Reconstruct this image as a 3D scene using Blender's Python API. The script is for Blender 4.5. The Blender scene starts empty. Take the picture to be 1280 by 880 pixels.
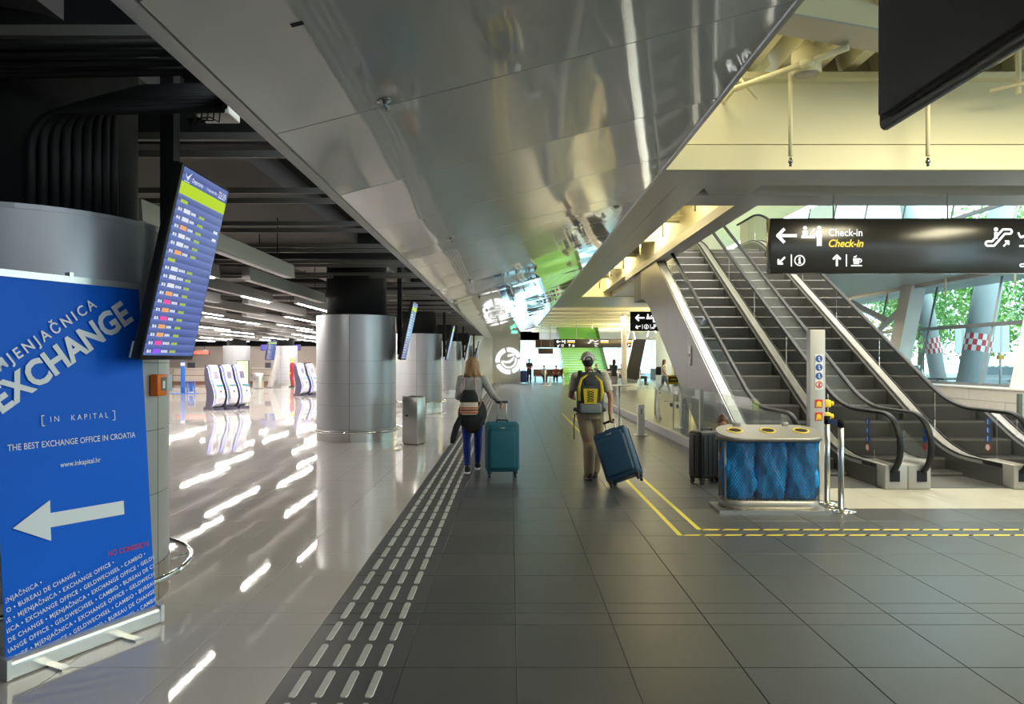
import bpy, bmesh, math, random
from mathutils import Vector, Matrix, Euler
R = math.radians
PI = math.pi
random.seed(7)
scn = bpy.context.scene
C = scn.collection

# ------------------------------------------------------------------ camera, world, exposure
CAM_H, F_PX = 1.63, 875.0
cam_d = bpy.data.cameras.new('camera')
cam = bpy.data.objects.new('camera', cam_d)
C.objects.link(cam)
cam.location = (0, 0, CAM_H)
cam.rotation_euler = (R(90), 0, 0)
cam_d.sensor_width = 36.0
cam_d.lens = F_PX / 1280 * 36.0
cam_d.shift_x = 2 / 1280
cam_d.shift_y = 10 / 1280
cam_d.clip_start = 0.05
cam_d.clip_end = 500
scn.camera = cam

world = bpy.data.worlds.new('overcast_sky')
scn.world = world
world.use_nodes = True
wb = world.node_tree.nodes['Background']
wb.inputs[0].default_value = (0.80, 0.92, 1.0, 1)
wb.inputs[1].default_value = 3.2

scn.view_settings.view_transform = 'Standard'
scn.view_settings.look = 'None'
scn.view_settings.gamma = 1
scn.view_settings.use_curve_mapping = False
scn.view_settings.exposure = 0.84
scn.cycles.transparent_max_bounces = 32
scn.cycles.max_bounces = 9

def lamp(name, kind, loc, energy, color=(1, 1, 1), size=1.0, size_y=None, rot=(0, 0, 0), spot=None):
    d = bpy.data.lights.new(name, kind)
    d.energy = energy
    d.color = color
    if kind == 'AREA':
        d.size = size
        if size_y:
            d.shape = 'RECTANGLE'
            d.size_y = size_y
    else:
        d.shadow_soft_size = size
    if spot:
        d.spot_size = R(spot)
        d.spot_blend = 0.8
    o = bpy.data.objects.new(name, d)
    C.objects.link(o)
    o.location = loc
    o.rotation_euler = rot
    return o

WARM = (1.0, 0.90, 0.60)
# warm lamps in the ceilings over the escalator side of the hall
lamp('ceiling_lamp', 'AREA', (5.2, 5.6, 4.95), 165, WARM, 1.2, 2.5)
lamp('ceiling_lamp', 'AREA', (8.8, 5.6, 4.95), 165, WARM, 1.2, 2.5)
lamp('atrium_lamp', 'AREA', (5.5, 14.5, 8.3), 420, (1.0, 0.95, 0.86), 2.5, 4.0)
lamp('atrium_lamp', 'AREA', (10.3, 14.5, 8.3), 420, (1.0, 0.95, 0.86), 2.5, 4.0)
for yy in (12, 16, 20.5, 24.5):
    lamp('coffer_lamp', 'AREA', (3.03, yy, 4.95), 26, WARM, 0.3, 1.2)
for yy in (36, 44):
    lamp('hall_lamp', 'AREA', (6.0, yy, 3.85), 160, (1.0, 0.88, 0.6), 3.0, 0.4)
for yy in (33, 40, 47, 55):
    lamp('added_uplight_lamp', 'AREA', (9.5, yy, 3.2), 800, (1.0, 0.87, 0.52), 0.6, 0.6, (R(180), 0, 0))  # added lamps facing up, hidden by the truss, brighten the far ceiling

# ------------------------------------------------------------------ helpers
def px(x, y, d):
    """a measured picture point at depth d as a point of the place"""
    return Vector(((x - 638) * d / F_PX, d, CAM_H - (y - 450) * d / F_PX))

_m = {}
def mat(name, col, rough=0.5, metal=0.0, var=0.0, vscale=6.0, bump=0.0, bscale=40.0, spec=0.5, emit=None, estr=0.0,
        coat=0.0, stretch=None, bdist=0.01):
    if name in _m:
        return _m[name]
    m = bpy.data.materials.new(name)
    m.use_nodes = True
    nt = m.node_tree
    b = nt.nodes['Principled BSDF']
    c4 = (col[0], col[1], col[2], 1)
    b.inputs['Base Color'].default_value = c4
    b.inputs['Roughness'].default_value = rough
    b.inputs['Metallic'].default_value = metal
    b.inputs['Specular IOR Level'].default_value = spec
    if coat:
        b.inputs['Coat Weight'].default_value = coat
        b.inputs['Coat Roughness'].default_value = 0.03
    if emit:
        b.inputs['Emission Color'].default_value = (emit[0], emit[1], emit[2], 1)
        b.inputs['Emission Strength'].default_value = estr
    if var or bump:
        tc = nt.nodes.new('ShaderNodeTexCoord')
        mp = nt.nodes.new('ShaderNodeMapping')
        nt.links.new(tc.outputs['Object'], mp.inputs['Vector'])
        if stretch:
            mp.inputs['Scale'].default_value = stretch
    if var:
        n = nt.nodes.new('ShaderNodeTexNoise')
        n.inputs['Scale'].default_value = vscale
        n.inputs['Detail'].default_value = 5
        nt.links.new(mp.outputs[0], n.inputs['Vector'])
        mx = nt.nodes.new('ShaderNodeMix')
        mx.data_type = 'RGBA'
        mx.inputs['A'].default_value = tuple(max(0, c * (1 - var)) for c in col) + (1,)
        mx.inputs['B'].default_value = tuple(min(1, c * (1 + var)) for c in col) + (1,)
        nt.links.new(n.outputs['Fac'], mx.inputs['Factor'])
        nt.links.new(mx.outputs['Result'], b.inputs['Base Color'])
    if bump:
        n2 = nt.nodes.new('ShaderNodeTexNoise')
        n2.inputs['Scale'].default_value = bscale
        n2.inputs['Detail'].default_value = 3
        nt.links.new(mp.outputs[0], n2.inputs['Vector'])
        bp = nt.nodes.new('ShaderNodeBump')
        bp.inputs['Strength'].default_value = bump
        bp.inputs['Distance'].default_value = bdist
        nt.links.new(n2.outputs['Fac'], bp.inputs['Height'])
        nt.links.new(bp.outputs[0], b.inputs['Normal'])
    _m[name] = m
    return m

def glow(name, col, s):
    return mat(name, (0.02, 0.02, 0.02), 0.5, emit=col, estr=s)

def glass(name, tint=(0.93, 0.98, 0.96), refl=1.0):
    if name in _m:
        return _m[name]
    m = bpy.data.materials.new(name)
    m.use_nodes = True
    nt = m.node_tree
    nt.nodes.clear()
    out = nt.nodes.new('ShaderNodeOutputMaterial')
    t = nt.nodes.new('ShaderNodeBsdfTransparent')
    t.inputs[0].default_value = tint + (1,)
    g = nt.nodes.new('ShaderNodeBsdfGlossy')
    g.inputs['Roughness'].default_value = 0.02
    f = nt.nodes.new('ShaderNodeFresnel')
    f.inputs['IOR'].default_value = 1.45
    k = nt.nodes.new('ShaderNodeMath')
    k.operation = 'MULTIPLY'
    k.inputs[1].default_value = refl
    nt.links.new(f.outputs[0], k.inputs[0])
    mx = nt.nodes.new('ShaderNodeMixShader')
    nt.links.new(k.outputs[0], mx.inputs[0])
    nt.links.new(t.outputs[0], mx.inputs[1])
    nt.links.new(g.outputs[0], mx.inputs[2])
    nt.links.new(mx.outputs[0], out.inputs[0])
    _m[name] = m
    return m

def tag(o, label=None, cat=None, group=None, kind=None):
    if label: o['label'] = label
    if cat: o['category'] = cat
    if group: o['group'] = group
    if kind: o['kind'] = kind
    return o

def link(name, me, parent=None):
    o = bpy.data.objects.new(name, me)
    C.objects.link(o)
    if parent:
        o.parent = parent
    return o

def empty(name, loc=(0, 0, 0), rz=0.0, label=None, cat=None, group=None, rot=None):
    o = bpy.data.objects.new(name, None)
    C.objects.link(o)
    o.empty_display_size = 0.1
    o.location = loc
    o.rotation_euler = rot if rot else (0, 0, rz)
    return tag(o, label, cat, group)

class MB:
    """collects shapes into one mesh"""
    def __init__(s):
        s.v = []; s.f = []; s.sm = []
    def add(s, v, f, smooth=False):
        k = len(s.v)
        s.v += [tuple(p) for p in v]
        s.f += [tuple(i + k for i in q) for q in f]
        s.sm += [smooth] * len(f)
        return s
    def box(s, x0, x1, y0, y1, z0, z1):
        v = [(x, y, z) for z in (z0, z1) for y in (y0, y1) for x in (x0, x1)]
        return s.add(v, [(0, 2, 3, 1), (4, 5, 7, 6), (0, 1, 5, 4), (2, 6, 7, 3), (0, 4, 6, 2), (1, 3, 7, 5)])
    def quad(s, a, b, c, d):
        return s.add([a, b, c, d], [(0, 1, 2, 3)])
    def rbox(s, x0, x1, y0, y1, z0, z1, r=0.02, seg=3, smooth=True):
        bm = bmesh.new()
        bmesh.ops.create_cube(bm, size=1)
        for v in bm.verts:
            v.co = Vector(((x0 + x1) / 2 + v.co.x * (x1 - x0), (y0 + y1) / 2 + v.co.y * (y1 - y0), (z0 + z1) / 2 + v.co.z * (z1 - z0)))
        bmesh.ops.bevel(bm, geom=bm.edges[:], offset=r, segments=seg, profile=0.5, affect='EDGES')
        bm.verts.index_update()
        s.add([v.co.copy() for v in bm.verts], [[v.index for v in f.verts] for f in bm.faces], smooth)
        bm.free()
        return s
    def loft(s, rings, cap=True, smooth=True, close=True):
        n = len(rings[0]); k0 = len(s.v)
        v = [p for r in rings for p in r]
        f = []
        for i in range(len(rings) - 1):
            for j in range(n if close else n - 1):
                a, b = i * n + j, i * n + (j + 1) % n
                f.append((a, b, b + n, a + n))
        s.add(v, f, smooth)
        if cap and close:
            s.f.append(tuple(k0 + j for j in reversed(range(n)))); s.sm.append(False)
            s.f.append(tuple(k0 + (len(rings) - 1) * n + j for j in range(n))); s.sm.append(False)
        return s
    def cyl(s, p0, p1, r0, r1=None, n=12, cap=True, smooth=True):
        return s.tube([p0, p1], [r0, r1 if r1 is not None else r0], n, cap, smooth)
    def tube(s, pts, r, n=10, cap=True, smooth=True, flat=1.0, up=None):
        pts = [Vector(p) for p in pts]
        if not isinstance(r, (list, tuple)):
            r = [r] * len(pts)
        rings = []
        prev = None
        for i, p in enumerate(pts):
            a = pts[max(0, i - 1)]; b = pts[min(len(pts) - 1, i + 1)]
            t = (b - a).normalized()
            if prev is None:
                u = Vector(up) if up else (Vector((0, 0, 1)) if abs(t.z) < 0.9 else Vector((0, 1, 0)))
            else:
                u = prev
            u = (u - t * u.dot(t)).normalized()
            w = t.cross(u)
            prev = u
            rings.append([p + (w * math.cos(2 * PI * j / n) + u * flat * math.sin(2 * PI * j / n)) * r[i] for j in range(n)])
        return s.loft(rings, cap, smooth)
    def lathe(s, prof, c=(0, 0, 0), n=24, smooth=True, a0=0.0, a1=2 * PI):
        c = Vector(c)
        full = abs(a1 - a0 - 2 * PI) < 1e-6
        m = n if full else n + 1
        rings = [[c + Vector((r * math.cos(a0 + (a1 - a0) * j / n), r * math.sin(a0 + (a1 - a0) * j / n), z)) for j in range(m)] for r, z in prof]
        return s.loft(rings, cap=full, smooth=smooth, close=full)
    def ball(s, c, r, n=14, m=9, ax=None):
        c = Vector(c)
        if not isinstance(r, (list, tuple)): r = (r, r, r)
        ax = ax or Matrix.Identity(3)
        rings = []
        for i in range(m):
            th = PI * (i + 0.5) / m if 0 < i < m - 1 else (0.02 if i == 0 else PI - 0.02)
            rings.append([c + ax @ Vector((r[0] * math.sin(th) * math.cos(2 * PI * j / n), r[1] * math.sin(th) * math.sin(2 * PI * j / n), -r[2] * math.cos(th))) for j in range(n)])
        return s.loft(rings)
    def prism(s, poly, O, U, V, depth, smooth=False):
        """polygon in the plane (O,U,V) pushed by depth along U x V"""
        O, U, V = Vector(O), Vector(U), Vector(V)
        N = U.cross(V).normalized() * depth
        k = len(poly)
        a = [O + U * p[0] + V * p[1] for p in poly]
        v = a + [p + N for p in a]
        f = [tuple(reversed(range(k))), tuple(range(k, 2 * k))]
        f += [(i, (i + 1) % k, (i + 1) % k + k, i + k) for i in range(k)]
        return s.add(v, f, smooth)
    def mesh(s, name, m, autosmooth=None):
        me = bpy.data.meshes.new(name)
        me.from_pydata(s.v, [], s.f)
        me.polygons.foreach_set('use_smooth', s.sm)
        if m is not None:
            me.materials.append(m)
        bm = bmesh.new(); bm.from_mesh(me)
        bmesh.ops.recalc_face_normals(bm, faces=bm.faces[:])
        bm.to_mesh(me); bm.free()
        return me
    def build(s, name, m, parent=None):
        return link(name, s.mesh(name, m), parent)

def struct(name, mb, m, label=None, parent=None):
    o = mb.build(name, m, parent)
    if not parent:
        tag(o, label, None, None, 'structure')
    return o

def copy_tree(o, parent=None):
    c = o.copy()
    C.objects.link(c)
    c.parent = parent
    for ch in o.children:
        copy_tree(ch, c)
    return c

# flat signs: strokes and discs in a plane
class Sign2D:
    def __init__(s, O, U, V, depth=0.003):
        s.O, s.U, s.V, s.d = Vector(O), Vector(U), Vector(V), depth
        s.mb = MB(); s.done = []
    def poly(s, p):
        s.mb.prism(p, s.O, s.U, s.V, s.d); return s
    def stroke(s, pts, w):
        for a, b in zip(pts[:-1], pts[1:]):
            dx, dy = b[0] - a[0], b[1] - a[1]
            L = math.hypot(dx, dy) or 1
            nx, ny = -dy / L * w / 2, dx / L * w / 2
            s.poly([(a[0] - nx, a[1] - ny), (b[0] - nx, b[1] - ny), (b[0] + nx, b[1] + ny), (a[0] + nx, a[1] + ny)])
        for a in pts[1:-1]:
            s.disc(a[0], a[1], w / 2, 8)
        return s
    def disc(s, x, y, r, n=18):
        return s.poly([(x + r * math.cos(2 * PI * i / n), y + r * math.sin(2 * PI * i / n)) for i in range(n)])
    def ring(s, x, y, r0, r1, a0=0, a1=360, n=24):
        for i in range(n):
            a, b = R(a0 + (a1 - a0) * i / n), R(a0 + (a1 - a0) * (i + 1) / n)
            s.poly([(x + r0 * math.cos(a), y + r0 * math.sin(a)), (x + r1 * math.cos(a), y + r1 * math.sin(a)),
                    (x + r1 * math.cos(b), y + r1 * math.sin(b)), (x + r0 * math.cos(b), y + r0 * math.sin(b))])
        return s
    def rect(s, x0, x1, y0, y1):
        return s.poly([(x0, y0), (x1, y0), (x1, y1), (x0, y1)])
    def arrow(s, x, y, L, ang, w):
        c, sn = math.cos(R(ang)), math.sin(R(ang))
        tip = (x + c * L / 2, y + sn * L / 2); tail = (x - c * L / 2, y - sn * L / 2)
        s.stroke([tail, (tip[0] - c * w * .5, tip[1] - sn * w * .5)], w)
        h = L * 0.42
        for q in (135, -135):
            e = (tip[0] + math.cos(R(ang + q)) * h * 1.2, tip[1] + math.sin(R(ang + q)) * h * 1.2)
            s.stroke([e, tip], w)
        return s.disc(tip[0], tip[1], w * .5, 8)
    def text(s, body, x, y, size, bold=0.0, sx=1.0, shear=0.0, align='LEFT', rot=0.0, space=1.0, clip=None):
        v, f = text_geo(body, size, bold, sx, shear, align, space)
        c, sn = math.cos(rot), math.sin(rot)
        v = [(x + p[0] * c - p[1] * sn, y + p[0] * sn + p[1] * c) for p in v]
        if clip:
            v, f = clip_flat(v, f, clip)
        N = s.U.cross(s.V).normalized() * s.d
        s.mb.add([s.O + s.U * p[0] + s.V * p[1] + N for p in v], f)
        return s
    def cut(s):
        """what follows becomes a piece of its own"""
        if s.mb.f:
            s.done.append(s.mb); s.mb = MB()
        return s
    def build(s, name, m, parent=None):
        s.cut()
        return [mb.build(name, m, parent) for mb in s.done]

_tg = {}
def text_geo(body, size, bold, sx, shear, align, space):
    key = (body, size, bold, sx, shear, align, space)
    if key in _tg:
        return _tg[key]
    cu = bpy.data.curves.new('t', 'FONT')
    cu.body = body; cu.size = size; cu.offset = bold * size; cu.shear = shear; cu.align_x = align
    cu.space_character = space
    cu.resolution_u = 3
    o = bpy.data.objects.new('t', cu)
    C.objects.link(o)
    dg = bpy.context.evaluated_depsgraph_get()
    me = bpy.data.meshes.new_from_object(o.evaluated_get(dg))
    v = [(p.co.x * sx, p.co.y) for p in me.vertices]
    f = [tuple(p.vertices) for p in me.polygons]
    bpy.data.objects.remove(o); bpy.data.meshes.remove(me); bpy.data.curves.remove(cu)
    _tg[key] = (v, f)
    return v, f

def clip_flat(v, f, clip):
    bm = bmesh.new()
    vs = [bm.verts.new((p[0], p[1], 0)) for p in v]
    for q in f:
        try: bm.faces.new([vs[i] for i in q])
        except ValueError: pass
    x0, x1, y0, y1 = clip
    for co, no in (((x0, 0, 0), (-1, 0, 0)), ((x1, 0, 0), (1, 0, 0)), ((0, y0, 0), (0, -1, 0)), ((0, y1, 0), (0, 1, 0))):
        bmesh.ops.bisect_plane(bm, geom=bm.verts[:] + bm.edges[:] + bm.faces[:], plane_co=co, plane_no=no, clear_outer=True)
    bm.verts.index_update()
    v2 = [(p.co.x, p.co.y) for p in bm.verts]
    f2 = [[p.index for p in q.verts] for q in bm.faces]
    bm.free()
    return v2, f2

def remesh(mb, name, m, parent, voxel, smooth=3):
    """grow one continuous skin over overlapping closed shapes"""
    me = mb.mesh('tmp', None)
    o = link('tmp', me)
    md = o.modifiers.new('r', 'REMESH'); md.mode = 'VOXEL'; md.voxel_size = voxel; md.use_smooth_shade = True
    if smooth:
        ms = o.modifiers.new('s', 'SMOOTH'); ms.iterations = smooth; ms.factor = 0.5
    dg = bpy.context.evaluated_depsgraph_get()
    out = bpy.data.meshes.new_from_object(o.evaluated_get(dg))
    bpy.data.objects.remove(o); bpy.data.meshes.remove(me)
    out.name = name
    out.materials.clear(); out.materials.append(m)
    for p in out.polygons: p.use_smooth = True
    return link(name, out, parent)

# ------------------------------------------------------------------ materials of the setting
M_DARK = mat('dark_stone_tile', (0.070, 0.073, 0.078), 0.33, var=0.12, vscale=3.0, bump=0.06, bscale=60, spec=0.45)
M_DARK2 = mat('dark_stone_tile_worn', (0.080, 0.082, 0.086), 0.36, var=0.14, vscale=2.0, bump=0.06, bscale=60, spec=0.45)
M_JOINT = mat('tile_joint', (0.035, 0.035, 0.034), 0.7)
M_WHITE_T = mat('polished_white_tile', (0.63, 0.585, 0.565), 0.03, var=0.05, vscale=1.2, bump=0.075, bscale=2.0, spec=0.55)
M_WJOINT = mat('light_joint', (0.22, 0.21, 0.2), 0.6)
M_CREAM_T = mat('cream_landing_tile', (0.48, 0.46, 0.40), 0.3, var=0.06)
M_STUD = mat('tactile_steel', (0.55, 0.55, 0.53), 0.4, 0.25, var=0.15, vscale=20)
M_TAPE = mat('yellow_tape', (0.72, 0.60, 0.06), 0.5, var=0.12, vscale=12)
M_TAPEK = mat('black_tape', (0.03, 0.03, 0.03), 0.5)
M_SOFFIT = mat('glossy_soffit_panel', (0.60, 0.605, 0.60), 0.05, spec=0.8, bump=0.16, bscale=0.9, bdist=0.05, coat=1.0)
M_TRIM = mat('soffit_trim', (0.52, 0.51, 0.50), 0.35, 0.3)
M_BLACK = mat('black_ceiling_paint', (0.010, 0.010, 0.011), 0.8)
M_CHAN = mat('grey_channel_steel', (0.10, 0.095, 0.09), 0.55, 0.3)
M_DUCT = mat('grey_board_duct', (0.11, 0.10, 0.095), 0.8, var=0.1)
M_YEL = mat('cream_steel_paint', (0.82, 0.765, 0.53), 0.55, var=0.04, vscale=2)
M_GREYCLAD = mat('grey_aluminium_cladding', (0.47, 0.46, 0.45), 0.4, 0.25, var=0.04, vscale=2)
M_GREYDK = mat('dark_grey_soffit', (0.15, 0.15, 0.145), 0.6)
M_COL = mat('satin_column_cladding', (0.45, 0.455, 0.48), 0.36, 0.5, var=0.05, vscale=2.0, bump=0.02, bscale=120, stretch=(1, 1, 0.05))
M_SS = mat('brushed_stainless', (0.62, 0.61, 0.59), 0.28, 1.0, var=0.06, vscale=30, stretch=(1, 1, 0.1))
M_CHROME = mat('polished_steel', (0.75, 0.75, 0.74), 0.12, 1.0)
M_COLK = mat('black_column_paint', (0.008, 0.008, 0.009), 0.7, spec=0.2)
M_WALL = mat('white_wall_paint', (0.66, 0.67, 0.68), 0.5, var=0.03)
M_STONE = mat('beige_stone_block', (0.56, 0.53, 0.49), 0.45, var=0.08, vscale=5)
M_STEELW = mat('white_steel_paint', (0.74, 0.75, 0.75), 0.4, var=0.03)
M_MULL = mat('grey_mullion', (0.20, 0.22, 0.24), 0.4, 0.4)
M_FGLASS = glass('facade_glass', (0.58, 0.80, 0.82), 0.9)
M_GLASS = glass('clear_glass', (0.90, 0.97, 0.94), 1.0)
M_ASPH = mat('asphalt', (0.22, 0.22, 0.23), 0.9, var=0.15, vscale=3)

# ------------------------------------------------------------------ floor
fl = MB().box(-26, 15, -6, 64, -0.12, -0.006)
FLOOR = struct('floor', fl, M_JOINT, 'airport hall floor of dark and polished white tiles')
# rows of tiles (depth lines), an expansion joint at 4.505
rows = [(2.51 + .6 * k, 3.11 + .6 * k) for k in range(3)] + [(4.31, 4.505), (4.505, 4.69)]
rows += [(4.69 + .6 * k, 5.29 + .6 * k) for k in range(0, 98)]
G = 0.0025
_tile = {}
def tile(w, l, m, nm):
    key = (round(w, 3), round(l, 3), m.name)
    if key not in _tile:
        a, b = w / 2 - G, l / 2 - G
        c = 0.0015
        mb = MB()
        lo = [(-a, -b, -.01), (a, -b, -.01), (a, b, -.01), (-a, b, -.01)]
        mid = [(x, y, -c) for x, y, _ in lo]
        hi = [(-a + c, -b + c, 0), (a - c, -b + c, 0), (a - c, b - c, 0), (-a + c, b - c, 0)]
        mb.loft([lo, mid, hi], smooth=False)
        _tile[key] = mb.mesh(nm, m)
    return _tile[key]
rnd = random.Random(3)
far_d, far_w, far_c = MB(), MB(), MB()
XE = -0.566            # edge between tactile strip and dark field
def is_cream(x, y):
    return x > 3.6 and 7.6 < y < 8.9
n_d = n_w = 0
for (y0, y1) in rows:
    yc = (y0 + y1) / 2
    for i in range(-1, 26):
        x0 = XE + .598 * i; x1 = x0 + .598
        xc = (x0 + x1) / 2
        vis = xc < 0.78 * yc + .4
        if is_cream(xc, yc):
            continue
        if yc < 9.4 and vis and yc > 3.0:
            o = link('tile', tile(x1 - x0, y1 - y0, rnd.choice((M_DARK, M_DARK, M_DARK2)), 'tile'), FLOOR)
            o.location = (xc, yc, 0); n_d += 1
        else:
            far_d.quad((x0 + G, y0 + G, 0), (x1 - G, y0 + G, 0), (x1 - G, y1 - G, 0), (x0 + G, y1 - G, 0))
    for i in range(41):
        x1 = XE - .598 - .6 * i; x0 = x1 - .6
        xc = (x0 + x1) / 2
        if yc < 9.4 and yc > 3.0 and xc > -0.78 * yc - .4:
            o = link('tile', tile(.6, y1 - y0, M_WHITE_T, 'tile'), FLOOR)
            o.location = (xc, yc, 0); n_w += 1
        else:
            far_w.quad((x0 + G, y0 + G, 0), (x1 - G, y0 + G, 0), (x1 - G, y1 - G, 0), (x0 + G, y1 - G, 0))
tag(far_d.build('tile_field', M_DARK, FLOOR), 'dark stone tiles running into the distance', kind='stuff')
tag(far_w.build('tile_field', M_WHITE_T, FLOOR), 'polished white tiles running into the distance', kind='stuff')
for k in range(16):
    for (y0, y1) in ((7.69, 8.29), (8.29, 8.89)):
        o = link('landing_tile', tile(.7, y1 - y0, M_CREAM_T, 'landing_tile'), FLOOR)
        o.location = (3.622 + .7 * k + .35, (y0 + y1) / 2, 0)
# tactile guide strip
stud = MB()
a, b, h = .021, .145, .004
ring = [(-a * .6, -b), (a * .6, -b), (a, -b + .02), (a, b - .02), (a * .6, b), (-a * .6, b), (-a, b - .02), (-a, -b + .02)]
stud.loft([[(x, y, 0) for x, y in ring], [(x * .85, y * .99, h) for x, y in ring]], smooth=False)
stud_me = stud.mesh('tactile_bar', M_STUD)
far_s = MB()
cnt = 0
for k in range(0, 140):
    yc = 3.52 - .343 + .3445 * k
    for xs in (-1.058, -.931, -.807, -.686):
        if cnt < 296:
            o = link('tactile_bar', stud_me, FLOOR); o.location = (xs, yc, 0); cnt += 1
        else:
            far_s.quad((xs - a, yc - b, h), (xs + a, yc - b, h), (xs + a, yc + b, h), (xs - a, yc + b, h))
tag(far_s.build('tactile_bar_run', M_STUD, FLOOR), 'raised metal guide bars running into the distance', kind='stuff')
# yellow queue tape
def tape(name, x0, x1, y0, y1, label, group=None):
    o = MB().box(x0, x1, y0, y1, 0, .0015).build(name, M_TAPE)
    return tag(o, label, 'floor tape', group)
tape('floor_tape', 1.555, 1.60, 6.5, 21.5, 'yellow floor tape line running lengthwise, outer of the pair', 'yellow floor tapes')
tape('floor_tape', 1.79, 1.835, 6.72, 20.5, 'yellow floor tape line running lengthwise, inner of the pair', 'yellow floor tapes')
for yy, lab, x00 in ((6.49, 'dashed yellow and black hazard tape across the dark floor, front strip of the pair', 1.6), (6.70, 'dashed yellow and black hazard tape across the dark floor, strip next to the bin', 1.835)):
    t = empty('hazard_tape', (x00, yy, 0), 0, lab, 'floor tape', 'hazard tapes')
    st, sk = MB(), MB()
    w = .15
    for k in range(40):
        xa = k * w * 1.28
        st.prism([(xa, 0), (xa + w, 0), (xa + w + .04, .045), (xa + .04, .045)], (0, 0, 0), (1, 0, 0), (0, 1, 0), .0016)
        sk.prism([(xa + w, 0), (xa + w * 1.28, 0), (xa + w * 1.28 + .04, .045), (xa + w + .04, .045)], (0, 0, 0), (1, 0, 0), (0, 1, 0), .0015)
    tag(st.build('yellow_stripes', M_TAPE, t), kind='stuff')
    tag(sk.build('black_stripes', M_TAPEK, t), kind='stuff')

# ------------------------------------------------------------------ sloping glossy soffit
SL, SR = Vector((-1.53, 0, 3.10)), Vector((1.86, 0, 3.97))
sdir = (SR - SL).normalized(); sn = Vector((-sdir.z, 0, sdir.x))
SOF = struct('ceiling_soffit', MB().prism([(0, .05), (3.5, .05), (3.5, .30), (0, .30)], SL + Vector((0, -5, 0)), sdir, sn, -55.2), M_GREYCLAD,
             'sloping glossy white ceiling soffit of wide panels')
P0, PW = 4.56, 1.69
def panel_mesh(name, y0, y1):
    mb = MB(); g = .006
    a = SL + sdir * g; b = SR - sdir * g
    n = 10
    rr = random.Random(int(y0 * 100))
    amp = rr.uniform(-.006, .006)
    bot, top = [], []
    rings = []
    for j in range(n + 1):
        y = y0 + g + (y1 - y0 - 2 * g) * j / n
        dz = amp * math.sin(PI * j / n)
        p, q = a + Vector((0, y, 0)) + sn * dz, b + Vector((0, y, 0)) + sn * dz
        rings.append([p, q, q + sn * .03, p + sn * .03])
    mb.loft(rings, smooth=False)
    return mb.build(name, M_SOFFIT, SOF)
for k in range(-5, 27):
    panel_mesh('soffit_panel', P0 + PW * k, P0 + PW * (k + 1))
tb = MB()
for (u0, u1, v0, v1) in ((-.05, -.003, -.012, .3), (-.09, -.05, .01, .3)):
    tb.prism([(u0, v0), (u1, v0), (u1, v1), (u0, v1)], SL + Vector((0, -5, 0)), sdir, sn, -55.2)
tb.build('edge_trim', M_TRIM, SOF)
tb = MB().box(1.86, 1.90, -5, 50.2, 3.955, 4.3)
tb.build('edge_trim', M_TRIM, SOF)
MB().prism([(.5, -.004), (.56, -.004), (.56, .0), (.5, .0)], (SL + Vector((0, 3.32, 0))), sdir, sn, -.03).build('slot', M_BLACK, SOF)
# sprinkler heads on the soffit
def sof_pt(u, y, off=0):
    return SL + sdir * u + Vector((0, y, 0)) - sn * off
M_SPR = mat('sprinkler_metal', (0.35, 0.35, 0.36), 0.25, 1.0)
spr0 = None
for (x, y) in ((480, 125), (563, 297), (587, 350), (599, 371), (608, 388)):
    # depth where the picture line meets the soffit plane
    d0 = Vector(((x - 638) / F_PX, 1, -(y - 450) / F_PX)); cpos = Vector((0, 0, CAM_H))
    t = (SL - cpos).dot(sn) / d0.dot(sn)
    p = cpos + d0 * t
    e = empty('sprinkler', p, 0, 'small round sprinkler head on the glossy sloping soffit', 'sprinkler', 'soffit sprinklers')
    e.rotation_euler = (0, -math.atan2(sdir.z, sdir.x), 0)
    MB().lathe([(.0, -.012), (.045, -.01), (.05, 0), (.03, .0)], n=16).build('rosette', M_SPR, e)
    MB().cyl((0, 0, -.06), (0, 0, 0), .012, n=8).lathe([(0, -.066), (.022, -.064), (.022, -.058), (0, -.057)], n=10).build('head', M_SPR, e)

# ------------------------------------------------------------------ dark open ceiling over the check-in side
CE = struct('ceiling', MB().box(-26, -1.45, -6, 52, 4.0, 4.2), M_BLACK, 'black open ceiling with channels and ducts')
for y in [3.58 + 1.68 * k for k in range(-1, 28)]:
    for dy in (0, .45):
        MB().box(-26 if y > 12 else -12, -1.60, y + dy - .022, y + dy + .022, 3.28, 3.335).build('channel', M_CHAN, CE)
MB().box(-4.9, -2.75, 2, 50, 3.72, 4.0).build('air_duct', M_DUCT, CE)
MB().box(-9.3, -7.0, 2, 50, 3.75, 4.0).build('air_duct', M_DUCT, CE)
MB().box(-2.3, -1.7, 5.5, 50, 3.82, 4.0).build('air_duct', M_DUCT, CE)
for k in range(5):
    MB().box(-14, -1.9, 5.9 + 6.7 * k, 6.25 + 6.7 * k, 3.45, 4.0).build('cross_beam', M_BLACK, CE)
# conduits hung above the channels
for k, (yy, zz, rr_) in enumerate(((3.95, 3.48, .03), (4.05, 3.44, .03), (4.15, 3.46, .025), (8.1, 3.45, .02), (11.5, 3.45, .02))):
    MB().cyl((-9, yy, zz), (-1.65, yy, zz), rr_, n=8).build('conduit', M_COLK, CE)

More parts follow.
